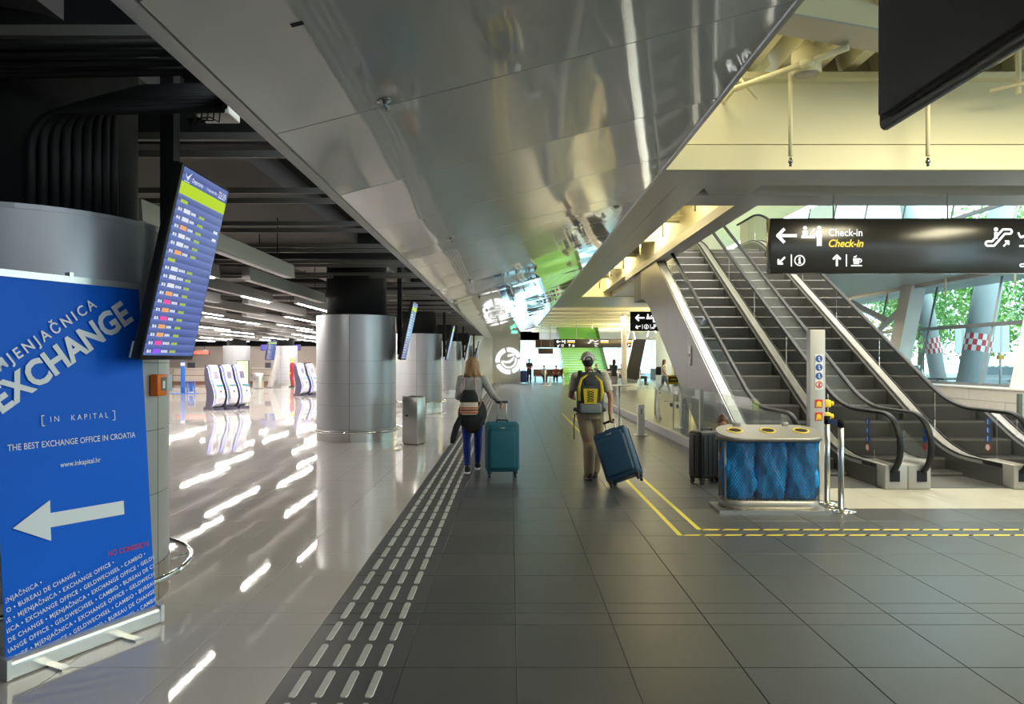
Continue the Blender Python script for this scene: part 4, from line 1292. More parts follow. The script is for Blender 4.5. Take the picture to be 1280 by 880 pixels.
struct('wall_block', MB().box(-12.4, -7.4, 48, 50, 0, 3.4), M_WALL, 'white wall block behind the pair of kiosks')
board(-10.6, 47.89, .9, .7, 1.3, mat('green_panel', (.25, .42, .04), .5), 'wall_panel', 'green panel on the white wall block', 'panel')
struct('wall_desk_back', MB().box(-25, -13, 49.5, 49.7, 0, 2.6), mat('taupe_wall', (.36, .31, .28), .6), 'taupe wall behind the check-in desks')
# blue queue totem
bt = empty('queue_totem', (-15.9, 34, 0), 0, 'slim blue queue totem with a low frame beside it', 'totem')
M_BLU = mat('blue_totem', (.03, .15, .55), .4)
MB().rbox(-.1, .1, -.04, .04, .03, 1.55, .01, 2).build('pole', M_BLU, bt)
MB().box(-.1, .1, -.045, -.04, 1.35, 1.5).build('top_label', M_WHITE_ST, bt)
MB().box(-.6, .65, -.25, .25, 0, .03).build('base', M_BLU, bt)
MB().box(.2, .23, -.04, .04, .03, .6).box(.55, .58, -.04, .04, .03, .6).box(.2, .58, -.04, .04, .56, .6).box(.3, .48, -.02, .02, .1, .5).build('side_frame', M_BLU, bt)
# leaning ramp-like stand near the desks
rs = empty('display_stand', (-14.1, 41.5, 0), 0, 'grey leaning stand in front of the check-in desks', 'stand')
MB().prism([(-.2, 0), (.05, 0), (.55, 1.95), (.35, 1.95)], (0, 0, 0), (1, 0, 0), (0, 0, 1), .4).build('panel', M_GREYCLAD, rs)
MB().box(-.25, .5, -.42, .05, 0, .05).build('base', M_GREYDK, rs)

# lit round emblem on the pale wall
em = empty('wall_emblem_sign', (-.12, 50, 1.57), 0, 'large round lit white emblem with a curved bird-like mark on pale wall', 'emblem')
GW = glow('emblem_glow', (1, 1, 1), .9)
s = Sign2D((0, -.03, 0), (1, 0, 0), (0, 0, 1), .03)
for a in (20, 110, 200, 290):
    s.cut().ring(0, 0, .47, .68, a, a + 78, 14)
s.cut().ring(0, .02, .33, .40, -170, 20, 16)
s.cut().poly([(-.38, .02), (-.1, -.03), (.12, .06), (.28, .24), (.2, .0), (.05, -.12), (-.2, -.1)]).cut().poly([(-.05, .2), (.3, .3), (.2, .36), (-.05, .3)])
s.build('emblem_mark', GW, em)
em.scale = (1.38, 1, 1.38)
ex = empty('exit_sign', (.05, 44, 3.28), 0, 'small green lit exit sign under the glossy soffit', 'sign')
MB().rbox(0, .42, 0, .06, 0, .22, .008, 2).cyl((.2, .03, .2), (.2, .03, .35), .01, n=6).build('housing', M_STEELW, ex)
MB().box(.02, .40, -.004, 0, .02, .20).build('face', glow('exit_green', (.05, .75, .32), 1.5), ex)
s = Sign2D((0, -.004, 0), (1, 0, 0), (0, 0, 1), .002); s.arrow(.28, .11, .14, 180, .03).disc(.12, .16, .018, 8).stroke([(.12, .14), (.11, .09), (.14, .04)], .025); s.build('pictogram', M_SW, ex)

# ------------------------------------------------------------------ people
SKIN = mat('skin', (.50, .27, .19), .5, var=.06, vscale=15)
SKIN2 = mat('skin_tan', (.34, .17, .11), .5, var=.06, vscale=15)
def V(*a): return Vector(a)
def limb(mb, pts, rads, n=12):
    pts = [Vector(p) for p in pts]
    mb.tube(pts, rads, n)
    mb.ball(pts[0], rads[0], 10, 7); mb.ball(pts[-1], rads[-1], 10, 7)
def torso(mb, secs, n=18):
    """secs: (centre, rx, ry)"""
    rings = []
    for c, rx, ry in secs:
        c = Vector(c)
        rings.append([c + Vector((rx * math.cos(2 * PI * j / n), ry * math.sin(2 * PI * j / n), 0)) for j in range(n)])
    mb.loft(rings)
def hand(mb, wrist, fdir, thumb, s=1.0, curl=25, side=1):
    """palm + five fingers; fdir along the fingers, thumb = direction the thumb leaves the palm, fingers bend towards pn"""
    f = Vector(fdir).normalized(); t = Vector(thumb); t = (t - f * t.dot(f)).normalized(); pn = f.cross(t) * side
    w = Vector(wrist)
    ax = Matrix((t, pn, f)).transposed()
    mb.ball(w + f * .05 * s, (.040 * s, .016 * s, .055 * s), 12, 9, ax)
    for k, L in enumerate((.070, .080, .075, .060)):
        base = w + f * .088 * s + t * (.030 - .020 * k) * s
        p = base; d = f.copy(); pts = [w + f * .06 * s + t * (.026 - .017 * k) * s, base]; a = 0
        for q in range(3):
            a += curl
            d = f * math.cos(R(a)) + pn * math.sin(R(a))
            p = p + d * (L * (.45, .32, .23)[q]) * s
            pts.append(p)
        mb.tube(pts, [.010 * s, .0098 * s, .0092 * s, .0085 * s, .007 * s], 8)
        mb.ball(pts[-1], .007 * s, 8, 5)
    b = w + f * .03 * s + t * .030 * s
    d1 = (t * .8 + f * .6 + pn * .2).normalized(); d2 = (t * .3 + f * .8 + pn * .55 * (curl / 45)).normalized()
    pts = [b - d1 * .012 * s, b + d1 * .032 * s, b + d1 * .032 * s + d2 * .03 * s, b + d1 * .032 * s + d2 * .055 * s]
    mb.tube(pts, [.013 * s, .011 * s, .010 * s, .008 * s], 8); mb.ball(pts[-1], .008 * s, 8, 5)

DEF = dict(pel=(0, 0, .95), wai=(0, 0, 1.09), che=(0, .005, 1.29), nek=(0, -.012, 1.475), hea=(0, .012, 1.635),
           shR=(.175, -.012, 1.425), elR=(.225, -.04, 1.14), wrR=(.235, .02, .90), hdR=((.05, .1, -1), (-.3, 1, 0), 22, 1),
           shL=(-.175, -.012, 1.425), elL=(-.225, -.04, 1.14), wrL=(-.235, .02, .90), hdL=((-.05, .1, -1), (.3, 1, 0), 22, -1),
           hiR=(.088, 0, .92), knR=(.095, .02, .50), anR=(.095, -.02, .09), toR=(.03, 1),
           hiL=(-.088, 0, .92), knL=(-.095, .02, .50), anL=(-.095, -.02, .09), toL=(-.03, 1))
def person(label, loc, rz, H, J, st, voxel=.009, group=None):
    """st: dict(skin, hair, hair_style, top, top_len, sleeve (0..2), bottom, shoe, sole, fem)"""
    j = {k: (v if k[:2] in ('hd', 'to') else Vector(v)) for k, v in {**DEF, **J}.items()}
    e = empty('person', loc, rz, label, 'person', group)
    e.scale = (H / 1.75,) * 3
    fem = st.get('fem', False)
    sw = .93 if fem else 1.0
    hipw = 1.05 if fem else 1.0
    lx = lambda a, b, t: a + (b - a) * t
    T = [(j['pel'] - V(0, 0, .10), .150 * hipw, .105), (j['pel'], .162 * hipw, .115), (j['wai'], .138 * (.92 if fem else 1), .100), (j['che'], .160 * sw, .112),
         (lx(j['che'], j['nek'], .62), .165 * sw, .092), (lx(j['che'], j['nek'], .86), .115 * sw, .072), (j['nek'] + V(0, 0, .0), .06, .056)]
    b = MB()
    torso(b, T)
    b.tube([j['nek'] - V(0, 0, .03), lx(j['nek'], j['hea'], .7)], [.058, .052], 12)
    hd = j['hea']
    fw = Vector(st.get('look', (0, 1, 0))).normalized(); rt = fw.cross(V(0, 0, 1)).normalized(); up = rt.cross(fw)
    ax = Matrix((rt, fw, up)).transposed()
    P = lambda x, y, z: hd + ax @ Vector((x, y, z))
    b.ball(P(0, -.01, .022), (.074, .092, .090), 16, 12, ax)
    b.ball(P(0, .018, -.045), (.056, .070, .072), 14, 10, ax)
    b.ball(P(0, .088, -.018), (.013, .020, .024), 10, 7, ax)
    b.ball(P(0, .075, -.062), (.026, .016, .010), 10, 7, ax)
    for sx in (-1, 1):
        b.ball(P(sx * .077, -.004, -.008), (.010, .020, .032), 10, 7, ax)
    for S in ('R', 'L'):
        limb(b, [j['sh' + S], lx(j['sh' + S], j['el' + S], .5), j['el' + S]], [.050, .046, .039])
        limb(b, [j['el' + S], lx(j['el' + S], j['wr' + S], .35), j['wr' + S]], [.039, .038, .026])
        fd, th, cu, sd = j['hd' + S]
        hand(b, j['wr' + S], fd, th, 1.0, cu, sd)
        limb(b, [j['hi' + S], lx(j['hi' + S], j['kn' + S], .5), j['kn' + S]], [.082, .072, .053])
        limb(b, [j['kn' + S], lx(j['kn' + S], j['an' + S], .33) - V(0, .015, 0), j['an' + S]], [.051, .054, .036])
        a_ = j['an' + S]; to = Vector((j['to' + S][0], j['to' + S][1], 0)).normalized()
        b.ball(a_ + to * .05 - V(0, 0, .04), (.038, .09, .035), 10, 7, Matrix((to.cross(V(0, 0, 1)), to, V(0, 0, 1))).transposed())
    body = remesh(b, 'body', st['skin'], e, voxel, 2)
    if voxel < .012:
        for sx in (-1, 1):
            MB().ball(P(sx * .030, .072, .008), .011, 10, 7).build('eye', mat('eye_white', (.7, .68, .65), .2), e)
    # top
    g = st.get('fit', .016)
    t = MB()
    zt = st.get('top_len', .90)
    TT = [(Vector((c.x, c.y, max(c.z, zt))), rx + g, ry + g) for c, rx, ry in T if c.z > zt - .12]
    TT[-1] = (TT[-1][0], .075, .068)
    if len(TT) > 1 and TT[0][0].z == TT[1][0].z: TT = TT[1:]
    torso(t, TT)
    for S in ('R', 'L'):
        sh, el, wr = j['sh' + S], j['el' + S], j['wr' + S]
        sl = st.get('sleeve', 2)
        limb(t, [sh, lx(sh, el, .55)], [.066, .062])
        if sl >= 1: t.tube([lx(sh, el, .45), lx(sh, el, min(1, .72 if sl == 1 else 1))], [.061, .062 if sl == 1 else .052], 12)
        if sl >= 2:
            limb(t, [el, lx(el, wr, .93)], [.052, .038])
    remesh(t, st.get('top_name', 'shirt'), st['top'], e, voxel, 4)
    # trousers
    p = MB()
    lg = st.get('leg_fit', .018)
    torso(p, [(j['pel'] - V(0, 0, .12), .145 * hipw + lg, .100 + lg), (j['pel'], .160 * hipw + lg * .8, .113 + lg * .8), (lx(j['pel'], j['wai'], .6), .146 * hipw + lg * .5, .103 + lg * .6)])
    for S in ('R', 'L'):
        hi, kn, an = j['hi' + S], j['kn' + S], j['an' + S]
        en = lx(kn, an, st.get('leg_len', .93))
        limb(p, [hi, lx(hi, kn, .5), kn], [.088 + lg * .6, .076 + lg, .056 + lg])
        limb(p, [kn, lx(kn, an, .35) - V(0, .012, 0), en], [.056 + lg, .056 + lg, .040 + lg * 1.1])
    remesh(p, st.get('bottom_name', 'trousers'), st['bottom'], e, voxel, 4)
    for S in ('R', 'L'):
        an = j['an' + S]; to = Vector((j['to' + S][0], j['to' + S][1], 0)).normalized()
        tilt = st.get('heel' + S, 0)
        sh = MB()
        rgt = to.cross(V(0, 0, 1))
        fwd = (to - V(0, 0, tilt)).normalized(); upv = rgt.cross(fwd)
        AX = Matrix((rgt, fwd, upv)).transposed()
        sh.ball(an + AX @ V(0, .055, -.045), (.046, .135, .042), 14, 9, AX)
        sh.ball(an + AX @ V(0, -.015, -.02), (.042, .060, .062), 12, 9, AX)
        s_ = remesh(sh, 'shoe', st['shoe'], e, max(voxel, .010), 2)
        so = MB()
        ol = [(.044 * math.cos(2 * PI * q / 20) * (1 - .12 * math.sin(2 * PI * q / 20 + .6)), .05 + .142 * math.sin(2 * PI * q / 20)) for q in range(20)]
        so.loft([[an + AX @ V(x, y, -.09) for x, y in ol], [an + AX @ V(x * 1.03, y * 1.01, -.062) for x, y in ol]])
        so.build('sole', st['sole'], s_)
    # hair
    hs = st.get('hair_style', 'short')
    hm = MB()
    hm.ball(P(0, -.022, .040), (.086, .095, .088), 14, 10, ax)
    if hs == 'shoulder':
        hm.ball(P(0, -.045, -.02), (.092, .080, .12), 14, 10, ax)
        hm.ball(P(0, -.060, -.11), (.098, .058, .10), 14, 10, ax)
        for q in range(13):
            a_ = R(-115 + 230 * q / 12)
            x, y = .088 * math.sin(a_), -.035 - .058 * math.cos(a_)
            hm.tube([P(x * .8, y * .7, .05), P(x, y, -.06), P(x * 1.25, y - .014 - .01 * (q % 2), -.125 - .02 * (q % 3)), P(x * (1.1 + .12 * (q % 2)), y - .004, -.160 - .028 * ((q * 2) % 3))], [.03, .028, .024, .010], 8)
    elif hs == 'long':
        hm.ball(P(0, -.05, -.05), (.085, .065, .14), 12, 9, ax); hm.ball(P(0, -.075, -.2), (.075, .045, .16), 12, 9, ax)
    elif hs == 'bun':
        hm.ball(P(0, -.03, .115), (.040, .040, .036), 12, 8, ax); hm.ball(P(0, -.05, -.01), (.078, .06, .08), 12, 8, ax)
    else:
        hm.ball(P(0, -.045, -.02), (.078, .058, .075), 12, 8, ax)
    remesh(hm, 'hair', st['hair'], e, max(voxel, .010), 2)
    e['j'] = 0
    return e, j, P
def cloth(n, c, v=.1, b=.25, bs=30): return mat(n, c, .85, var=v, vscale=18, bump=b, bscale=bs, bdist=.01)
K_ = cloth('black_cloth', (.012, .013, .016))
WHT_SOLE = mat('white_sole', (.75, .75, .75), .5)
BLK_SOLE = mat('dark_sole', (.03, .02, .018), .5)

# --- woman with the small backpack
woman, jw, _ = person('person in grey top and blue leggings pulling a teal suitcase, jacket tied round waist', (-.55, 10.12, 0), R(3), 1.67,
    dict(elR=(.31, -.09, 1.17), wrR=(.415, -.245, 1.075), hdR=((.35, -.62, -.38), (.2, .5, -1), 62, -1), shR=(.165, -.01, 1.42), shL=(-.165, -.01, 1.42),
         elL=(-.215, -.05, 1.15), wrL=(-.13, .16, 1.10), hdL=((.5, 1, .1), (0, 0, 1), 40, -1),
         knL=(-.085, -.015, .50), anL=(-.075, -.14, .10), knR=(.085, .10, .51), anR=(.08, .17, .115), toL=(.05, 1), toR=(.08, 1)),
    dict(skin=SKIN, hair=mat('blond_brown_hair', (.32, .17, .075), .45, var=.6, vscale=34, stretch=(3, 3, .3), bump=.5, bscale=60), hair_style='shoulder', fem=True,
         top=cloth('grey_marl', (.36, .36, .37), .12), top_name='sweatshirt', sleeve=2, bottom=cloth('royal_blue_knit', (.012, .035, .26)), bottom_name='leggings', leg_fit=.004, leg_len=.90,
         shoe=K_, sole=WHT_SOLE, heelL=.05, heelR=.0, top_len=.98))
# jacket knotted round the waist
jk = MB()
rings = []
n = 36
for q in range(12):
    t = q / 11
    z = 1.08 - .44 * t
    ring = []
    for i in range(n):
        a_ = 2 * PI * i / n
        back = .5 - .5 * math.sin(a_)
        w = 1 + (.05 * t) * math.sin(7 * a_ + 2 * t) + .03 * t * math.sin(13 * a_)
        rx = (.165 + .045 * math.sin(PI * min(1, t * 1.2)) + .02 * t) * w
        ry = (.125 + .05 * math.sin(PI * min(1, t * 1.1)) + .015 * t) * w
        zz = z + (t ** 2) * (.18 * (1 - back)) - .03 * t * math.sin(3 * a_)
        ring.append((rx * math.cos(a_), ry * math.sin(a_), zz))
    rings.append(ring)
for ring in list(reversed(rings))[:10]:
    rings.append([(x * .93, y * .93, z + .004) for x, y, z in ring])
jk.loft(rings, cap=False)
JK = jk.build('tied_jacket', cloth('black_jacket', (.014, .016, .02), .2, .6, 14), woman)
MB().tube([(-.17, -.09, .86), (-.24, -.11, .70), (-.285, -.12, .54), (-.30, -.12, .46)], [.04, .05, .045, .03], 10, flat=.5).build('sleeve', cloth('black_jacket', (0, 0, 0)), JK)
# her backpack
def pack(parent, c, w, h, d, m, top_round=.4):
    mb = MB(); rings = []
    n = 20
    for q in range(14):
        t = q / 13
        z = c[2] - h / 2 + h * t
        k = 1 - max(0, (t - .62) / .38) ** 2.4 * top_round
        kb = 1 - max(0, (.16 - t) / .16) ** 2 * .18
        ring = []
        for i in range(n):
            a_ = 2 * PI * i / n
            sq = (abs(math.cos(a_)) ** 3.2 + abs(math.sin(a_)) ** 3.2) ** (-1 / 3.2)
            ring.append((c[0] + w / 2 * k * kb * sq * math.cos(a_), c[1] + d / 2 * (k * .7 + .3) * kb * sq * math.sin(a_), z))
        rings.append(ring)
    mb.loft(rings)
    return mb.build('bag_body', m, parent)
bp = empty('backpack', (-.585, 9.93, 1.02), R(3), 'small black, cream and striped backpack on the person in grey', 'backpack')
pack(bp, (0, 0, 0), .25, .33, .15, cloth('cream_canvas', (.62, .55, .46)), .35)
tb_ = MB(); rr_ = []
for q in range(8):
    t = q / 7
    k = 1 - t ** 2.2 * .42
    rr_.append([(.132 * k * (abs(math.cos(a_)) ** 3 + abs(math.sin(a_)) ** 3) ** (-1 / 3) * math.cos(a_), .083 * (k * .7 + .3) * (abs(math.cos(a_)) ** 3 + abs(math.sin(a_)) ** 3) ** (-1 / 3) * math.sin(a_), .015 + .17 * t) for a_ in [2 * PI * i / 20 for i in range(20)]])
tb_.loft(rr_); tb_.build('top_flap', K_, bp)
for z0, z1, m in ((-.075, -.055, cloth('orange_stripe', (.5, .12, .03))), (-.11, -.085, cloth('brown_stripe', (.22, .06, .03))), (-.145, -.12, cloth('orange_stripe', (.5, .12, .03)))):
    st_ = MB(); R2 = []
    for z in (z0, z1):
        R2.append([(.1285 * (abs(math.cos(a_)) ** 3.2 + abs(math.sin(a_)) ** 3.2) ** (-1 / 3.2) * math.cos(a_), .079 * (abs(math.cos(a_)) ** 3.2 + abs(math.sin(a_)) ** 3.2) ** (-1 / 3.2) * math.sin(a_), z) for a_ in [2 * PI * i / 24 for i in range(24)]])
    st_.loft(R2, cap=False); st_.build('stripe', m, bp)
for sx in (-.075, .085):
    MB().tube([(sx * 1.1, .05, -.1), (sx * 1.2, .03, .12), (sx, .03, .27), (sx, .09, .345), (sx * 1.1, .2, .36)], .013, 6, flat=.5).build('strap', cloth('pink_strap', (.48, .33, .30)), bp)
MB().tube([(.11, -.02, -.1), (.16, .0, -.02), (.17, .05, .06)], .010, 6).build('side_strap', cloth('tan_strap', (.35, .18, .10)), bp)

# --- man with the big backpack
man, jm, PM = person('person in cap, printed shirt and khaki trousers pulling a blue suitcase', (1.09, 9.58, 0), R(-2), 1.735,
    dict(hea=(-.03, .02, 1.635), nek=(-.015, -.005, 1.475), elR=(.275, -.075, 1.13), wrR=(.258, -.19, .905), hdR=((.0, -.35, -1), (-.2, .9, -.4), 58, 1),
         elL=(-.265, .03, 1.15), wrL=(-.20, .26, 1.10), hdL=((.2, 1, .1), (0, 0, 1), 45, -1), shR=(.195, -.01, 1.42), shL=(-.195, -.01, 1.42),
         knL=(-.01, .03, .50), anL=(-.02, -.10, .10), knR=(.10, .10, .51), anR=(.075, .13, .10), toL=(-.25, 1), toR=(.05, 1)),
    dict(skin=SKIN2, hair=mat('dark_hair', (.018, .012, .010), .5, bump=.4, bscale=80), hair_style='short',
         top=mat('printed_beige_shirt', (.47, .43, .37), .85, var=.38, vscale=24, bump=.2, bscale=14), sleeve=1, fit=.024, top_len=.93,
         bottom=cloth('khaki_cotton', (.30, .23, .145), .1, .6, 9), leg_fit=.030, leg_len=.97, shoe=mat('brown_black_shoe', (.05, .025, .02), .5), sole=BLK_SOLE))
cap = MB()
hc = Vector((-.03, -.002, 1.665))
rg = []
for q in range(9):
    th = R(8 + 84 * q / 8)
    rg.append([hc + Vector((.098 * math.sin(th) * math.cos(2 * PI * i / 28), .112 * math.sin(th) * math.sin(2 * PI * i / 28), .098 * math.cos(th))) for i in range(28)])
rg.append([p + Vector((0, 0, -.02)) for p in rg[-1]])
cap.loft(rg, cap=True)
CP = cap.build('cap', cloth('grey_cap_mesh', (.34, .33, .32), .1), man)
mb = MB(); rg = []
for q in range(9):
    a_ = R(20 + 140 * q / 8)
    rg.append([hc + Vector(((.097 + k) * math.cos(a_), (.108 + k * 1.6) * math.sin(a_), -.012 - k * .15)) for k in (0, .03, .06)])
mb.loft(rg, cap=False, close=False); mb.build('visor', cloth('grey_cap_mesh', (0, 0, 0)), CP)
# white band arch and opening at the back
mb = MB()
mb.tube([hc + Vector((.062 * math.cos(R(a_)), -.113 + .012 * abs(math.cos(R(a_))), -.025 + .062 * math.sin(R(a_)))) for a_ in range(0, 181, 15)], .009, 6)
mb.build('strap_arch', cloth('white_strap', (.72, .72, .70)), CP)
s = MB(); s.add([hc + Vector((.057 * math.cos(R(a_)), -.116 + .012 * abs(math.cos(R(a_))), -.025 + .057 * math.sin(R(a_)))) for a_ in range(0, 181, 15)], [tuple(range(13))]); s.build('back_opening', mat('dark_hair', (0, 0, 0)), CP)

bp = empty('backpack', (1.07, 9.40, 1.19), R(-2), 'large grey, black and yellow backpack on the person in a cap', 'backpack')
GY, YW = cloth('charcoal_nylon', (.045, .05, .058)), cloth('yellow_nylon', (.62, .47, .02))
LG = cloth('grey_nylon', (.17, .19, .20))
pack(bp, (0, 0, 0), .36, .56, .23, GY, .42)
MB().rbox(-.145, .145, -.145, -.06, -.27, -.13, .03, 3).build('lower_pocket', LG, bp)
mb = MB(); mb.prism([(-.085, -.14), (.075, -.14), (.09, .06), (-.1, .06)], (0, -.128, 0), (1, 0, 0), (0, 0, 1), .022); mb.build('front_panel', YW, bp)
mb = MB()
zz = [-.12 + .032 * k for k in range(6)]
for k in range(5):
    mb.tube([(-.05, -.154, zz[k]), (.04, -.154, zz[k + 1])], .004, 5).tube([(.04, -.154, zz[k]), (-.05, -.154, zz[k + 1])], .004, 5)
mb.build('bungee_cord', K_, bp)
mb = MB().tube([(-.15, -.10, -.1), (-.155, -.10, .08), (-.12, -.095, .19), (-.03, -.085, .245)], [.018, .02, .018, .012], 8, flat=.6)
mb.build('side_stripe', YW, bp)
mb = MB().tube([(.13, -.105, -.11), (.15, -.105, .02), (.13, -.10, .15), (.06, -.09, .235)], [.016, .026, .024, .012], 8, flat=.6)
mb.build('side_stripe', YW, bp)
MB().rbox(-.09, .09, -.125, -.06, .09, .20, .03, 3).build('upper_pocket', GY, bp)
mb = MB().tube([(-.04, -.02, .27), (-.03, -.03, .31), (.03, -.03, .31), (.04, -.02, .27)], .009, 6); mb.build('grab_loop', K_, bp)
for sx in (-1, 1):
    MB().tube([(sx * .12, .07, -.22), (sx * .15, .10, .0), (sx * .13, .10, .2), (sx * .125, .14, .285), (sx * .125, .22, .27)], [.02, .026, .03, .032, .026], 8, flat=.45).build('shoulder_strap', K_, bp)
MB().tube([(-.16, .0, -.27), (-.205, .04, -.30), (-.215, .03, -.45), (-.212, .02, -.63)], [.016, .014, .012, .012], 6, flat=.35).build('hanging_strap', K_, bp)
MB().tube([(-.14, -.02, -.25), (-.2, .06, -.24), (-.19, .16, -.22)], .026, 8, flat=.5).tube([(.14, -.02, -.25), (.2, .06, -.24), (.19, .16, -.22)], .026, 8, flat=.5).build('hip_belt', K_, bp)

# --- suitcases
def suitcase(name, label, w, h, d, m, mdark, ext, hard=False, grip_m=None):
    """stands on its wheels at the origin, big face towards -y"""
    e = empty(name, (0, 0, 0), 0, label, 'suitcase')
    z0 = .075
    MB().rbox(-w / 2, w / 2, -d / 2, d / 2, z0, z0 + h, .045, 4).build('shell', m, e)
    if not hard:
        MB().rbox(-w * .40, w * .40, -d / 2 - .035, -d / 2 + .05, z0 + .05, z0 + h * .84, .030, 4).build('front_pocket', m, e)
        MB().rbox(-w * .36, w * .36, -d / 2 - .02, -d / 2 + .05, z0 + h * .80, z0 + h * .92, .02, 3).build('upper_pocket', m, e)
        pts = [(-w * .40, -d / 2 - .006, z0 + .06), (-w * .40, -d / 2 - .006, z0 + h * .80), (-w * .36, -d / 2 - .006, z0 + h * .86), (w * .36, -d / 2 - .006, z0 + h * .86), (w * .40, -d / 2 - .006, z0 + h * .80), (w * .40, -d / 2 - .006, z0 + .06)]
        MB().tube(pts, .006, 6).build('zipper', mdark, e)
        MB().rbox(-.04, .03, -d / 2 - .024, -d / 2 - .012, z0 + h * .88, z0 + h * .91, .004, 2).build('badge', M_SS, e)
    else:
        for k in range(5):
            xx = -w * .36 + w * .18 * k
            MB().rbox(xx - .012, xx + .012, -d / 2 - .008, -d / 2 + .03, z0 + .06, z0 + h - .06, .006, 2).build('rib', m, e)
    MB().tube([(-w / 2 - .003, y, z) for y, z in ((0, z0 + .05), (0, z0 + h - .05))] , .007, 6).build('side_piping', mdark, e)
    MB().tube([(w / 2 + .003, y, z) for y, z in ((0, z0 + .05), (0, z0 + h - .05))], .007, 6).build('side_piping', mdark, e)
    MB().tube([(-.085, 0, z0 + h - .01), (-.07, 0, z0 + h + .025), (.07, 0, z0 + h + .025), (.085, 0, z0 + h - .01)], .012, 8).build('carry_handle', mdark, e)
    for sx in (-1, 1):
        for sy in (-1, 1):
            wx, wy = sx * (w / 2 - .05), sy * (d / 2 - .04)
            MB().rbox(wx - .028, wx + .028, wy - .03, wy + .03, .05, z0 + .03, .01, 2).build('wheel_housing', mdark, e)
            MB().cyl((wx - .016, wy, .028), (wx + .016, wy, .028), .028, n=14).build('wheel', mdark, e)
    if ext:
        for sx in (-.065, .065):
            MB().cyl((sx, d / 2 - .03, z0 + h - .02), (sx, d / 2 - .03, z0 + h + ext), .008, n=8).build('handle_tube', M_SS, e)
        MB().rbox(-.085, .085, d / 2 - .045, d / 2 - .015, z0 + h + ext - .012, z0 + h + ext + .018, .01, 3).build('grip', grip_m or mdark, e)
    return e
TEAL, TEALD = mat('teal_nylon', (.005, .105, .16), .6, var=.1, vscale=8, bump=.25, bscale=120), mat('dark_teal_trim', (.008, .04, .06), .5)
sc = suitcase('suitcase', 'teal soft suitcase pulled by the person in grey', .46, .69, .24, TEAL, TEALD, .27)
sc.location = (-.115, 9.80, 0); sc.rotation_euler.z = R(4)
NAVY, NAVYD = mat('navy_nylon', (.010, .055, .125), .55, var=.1, vscale=8, bump=.25, bscale=120), mat('dark_navy_trim', (.008, .015, .03), .5)
sc = suitcase('suitcase', 'blue soft suitcase tilted behind the person in khaki trousers', .46, .66, .26, NAVY, NAVYD, .16)
zax = Vector((1.31, 9.40, .83)) - Vector((1.535, 9.02, .0)); zax.normalize()
yax = Vector((.30, .95, 0)); yax = (yax - zax * yax.dot(zax)).normalized(); xax = yax.cross(zax)
Mx = Matrix((xax, yax, zax)).transposed().to_4x4(); Mx.translation = Vector((1.50, 8.98, .035))
sc.matrix_world = Mx
BSH, BSD = mat('black_hard_shell', (.010, .011, .013), .45, spec=.3), mat('black_trim', (.008, .008, .009), .4)
sc = suitcase('suitcase', 'black hard-shell suitcase standing by the person with a bun', .40, .62, .28, BSH, BSD, 0, True)
sc.location = (2.60, 9.28, 0); sc.rotation_euler.z = R(22)

# --- person sitting behind the bin
person('person with hair in a bun sitting low behind the recycling bin', (3.00, 9.98, -.02), R(170), 1.62,
    dict(pel=(0, 0, .14), wai=(0, .06, .32), che=(0, .13, .52), nek=(0, .20, .68), hea=(0, .255, .825),
         shR=(.17, .18, .63), elR=(.22, .32, .42), wrR=(.10, .48, .38), hdR=((-.6, .6, -.1), (0, 0, 1), 30, 1),
         shL=(-.17, .18, .63), elL=(-.22, .32, .42), wrL=(-.10, .48, .38), hdL=((.6, .6, -.1), (0, 0, 1), 30, -1),
         hiR=(.09, .04, .13), knR=(.14, .42, .46), anR=(.11, .56, .10), hiL=(-.09, .04, .13), knL=(-.14, .42, .46), anL=(-.11, .56, .10)),
    dict(skin=SKIN, hair=mat('auburn_hair', (.09, .035, .02), .45, bump=.5, bscale=60), hair_style='bun', fem=True, look=(0, 1, -.45),
         top=cloth('olive_cloth', (.07, .07, .045)), sleeve=2, bottom=cloth('dark_denim', (.03, .035, .05)), shoe=K_, sole=BLK_SOLE, top_len=.10), voxel=.011)

# --- people farther down the hall
far = .02
def st(top, bottom, hair=(.03, .02, .015), style='short', fem=False, sleeve=1, shoe=K_, sole=WHT_SOLE, **k):
    return dict(skin=SKIN, hair=mat('hair_%d' % int(hair[0] * 1000), hair, .5), hair_style=style, fem=fem, top=cloth('top_%s' % str(top), top), bottom=cloth('bot_%s' % str(bottom), bottom), sleeve=sleeve, shoe=shoe, sole=sole, **k)
WSH = mat('white_shoe', (.75, .74, .72), .5)
walk = dict(knR=(.09, .16, .52), anR=(.09, .30, .13), knL=(-.09, -.05, .50), anL=(-.09, -.30, .14), elR=(.23, -.12, 1.16), wrR=(.22, .05, .98), elL=(-.23, .03, 1.15), wrL=(-.2, .2, 1.0))
person('person with long hair and white shirt walking behind the glass fence', (7.25, 33, 0), R(-80), 1.66, walk, st((.72, .70, .66), (.16, .22, .32), (.10, .05, .03), 'long', True), far)
bk_ = empty('shoulder_bag', (6.98, 33, 1.12), 0, 'black shoulder bag on the walking person in white', 'bag')
pack(bk_, (0, 0, 0), .26, .40, .2, K_)
MB().tube([(.05, -.11, .1), (.12, -.13, .22), (.2, -.13, .3)], .015, 6).build('strap', K_, bk_)
person('person in dark top and pink trousers standing by the cafe tables', (4.78, 32.2, 0), R(-60), 1.66, {}, st((.035, .045, .045), (.38, .22, .20), (.07, .03, .02), 'long', True, shoe=WSH), far)
person('person in dark clothes standing next to a dark blue suitcase', (1.32, 49, 0), R(200), 1.72, dict(wrR=(.05, .22, 1.12), elR=(.24, .04, 1.15), wrL=(-.05, .22, 1.10), elL=(-.24, .04, 1.15)), st((.05, .02, .03), (.015, .015, .02)), far)
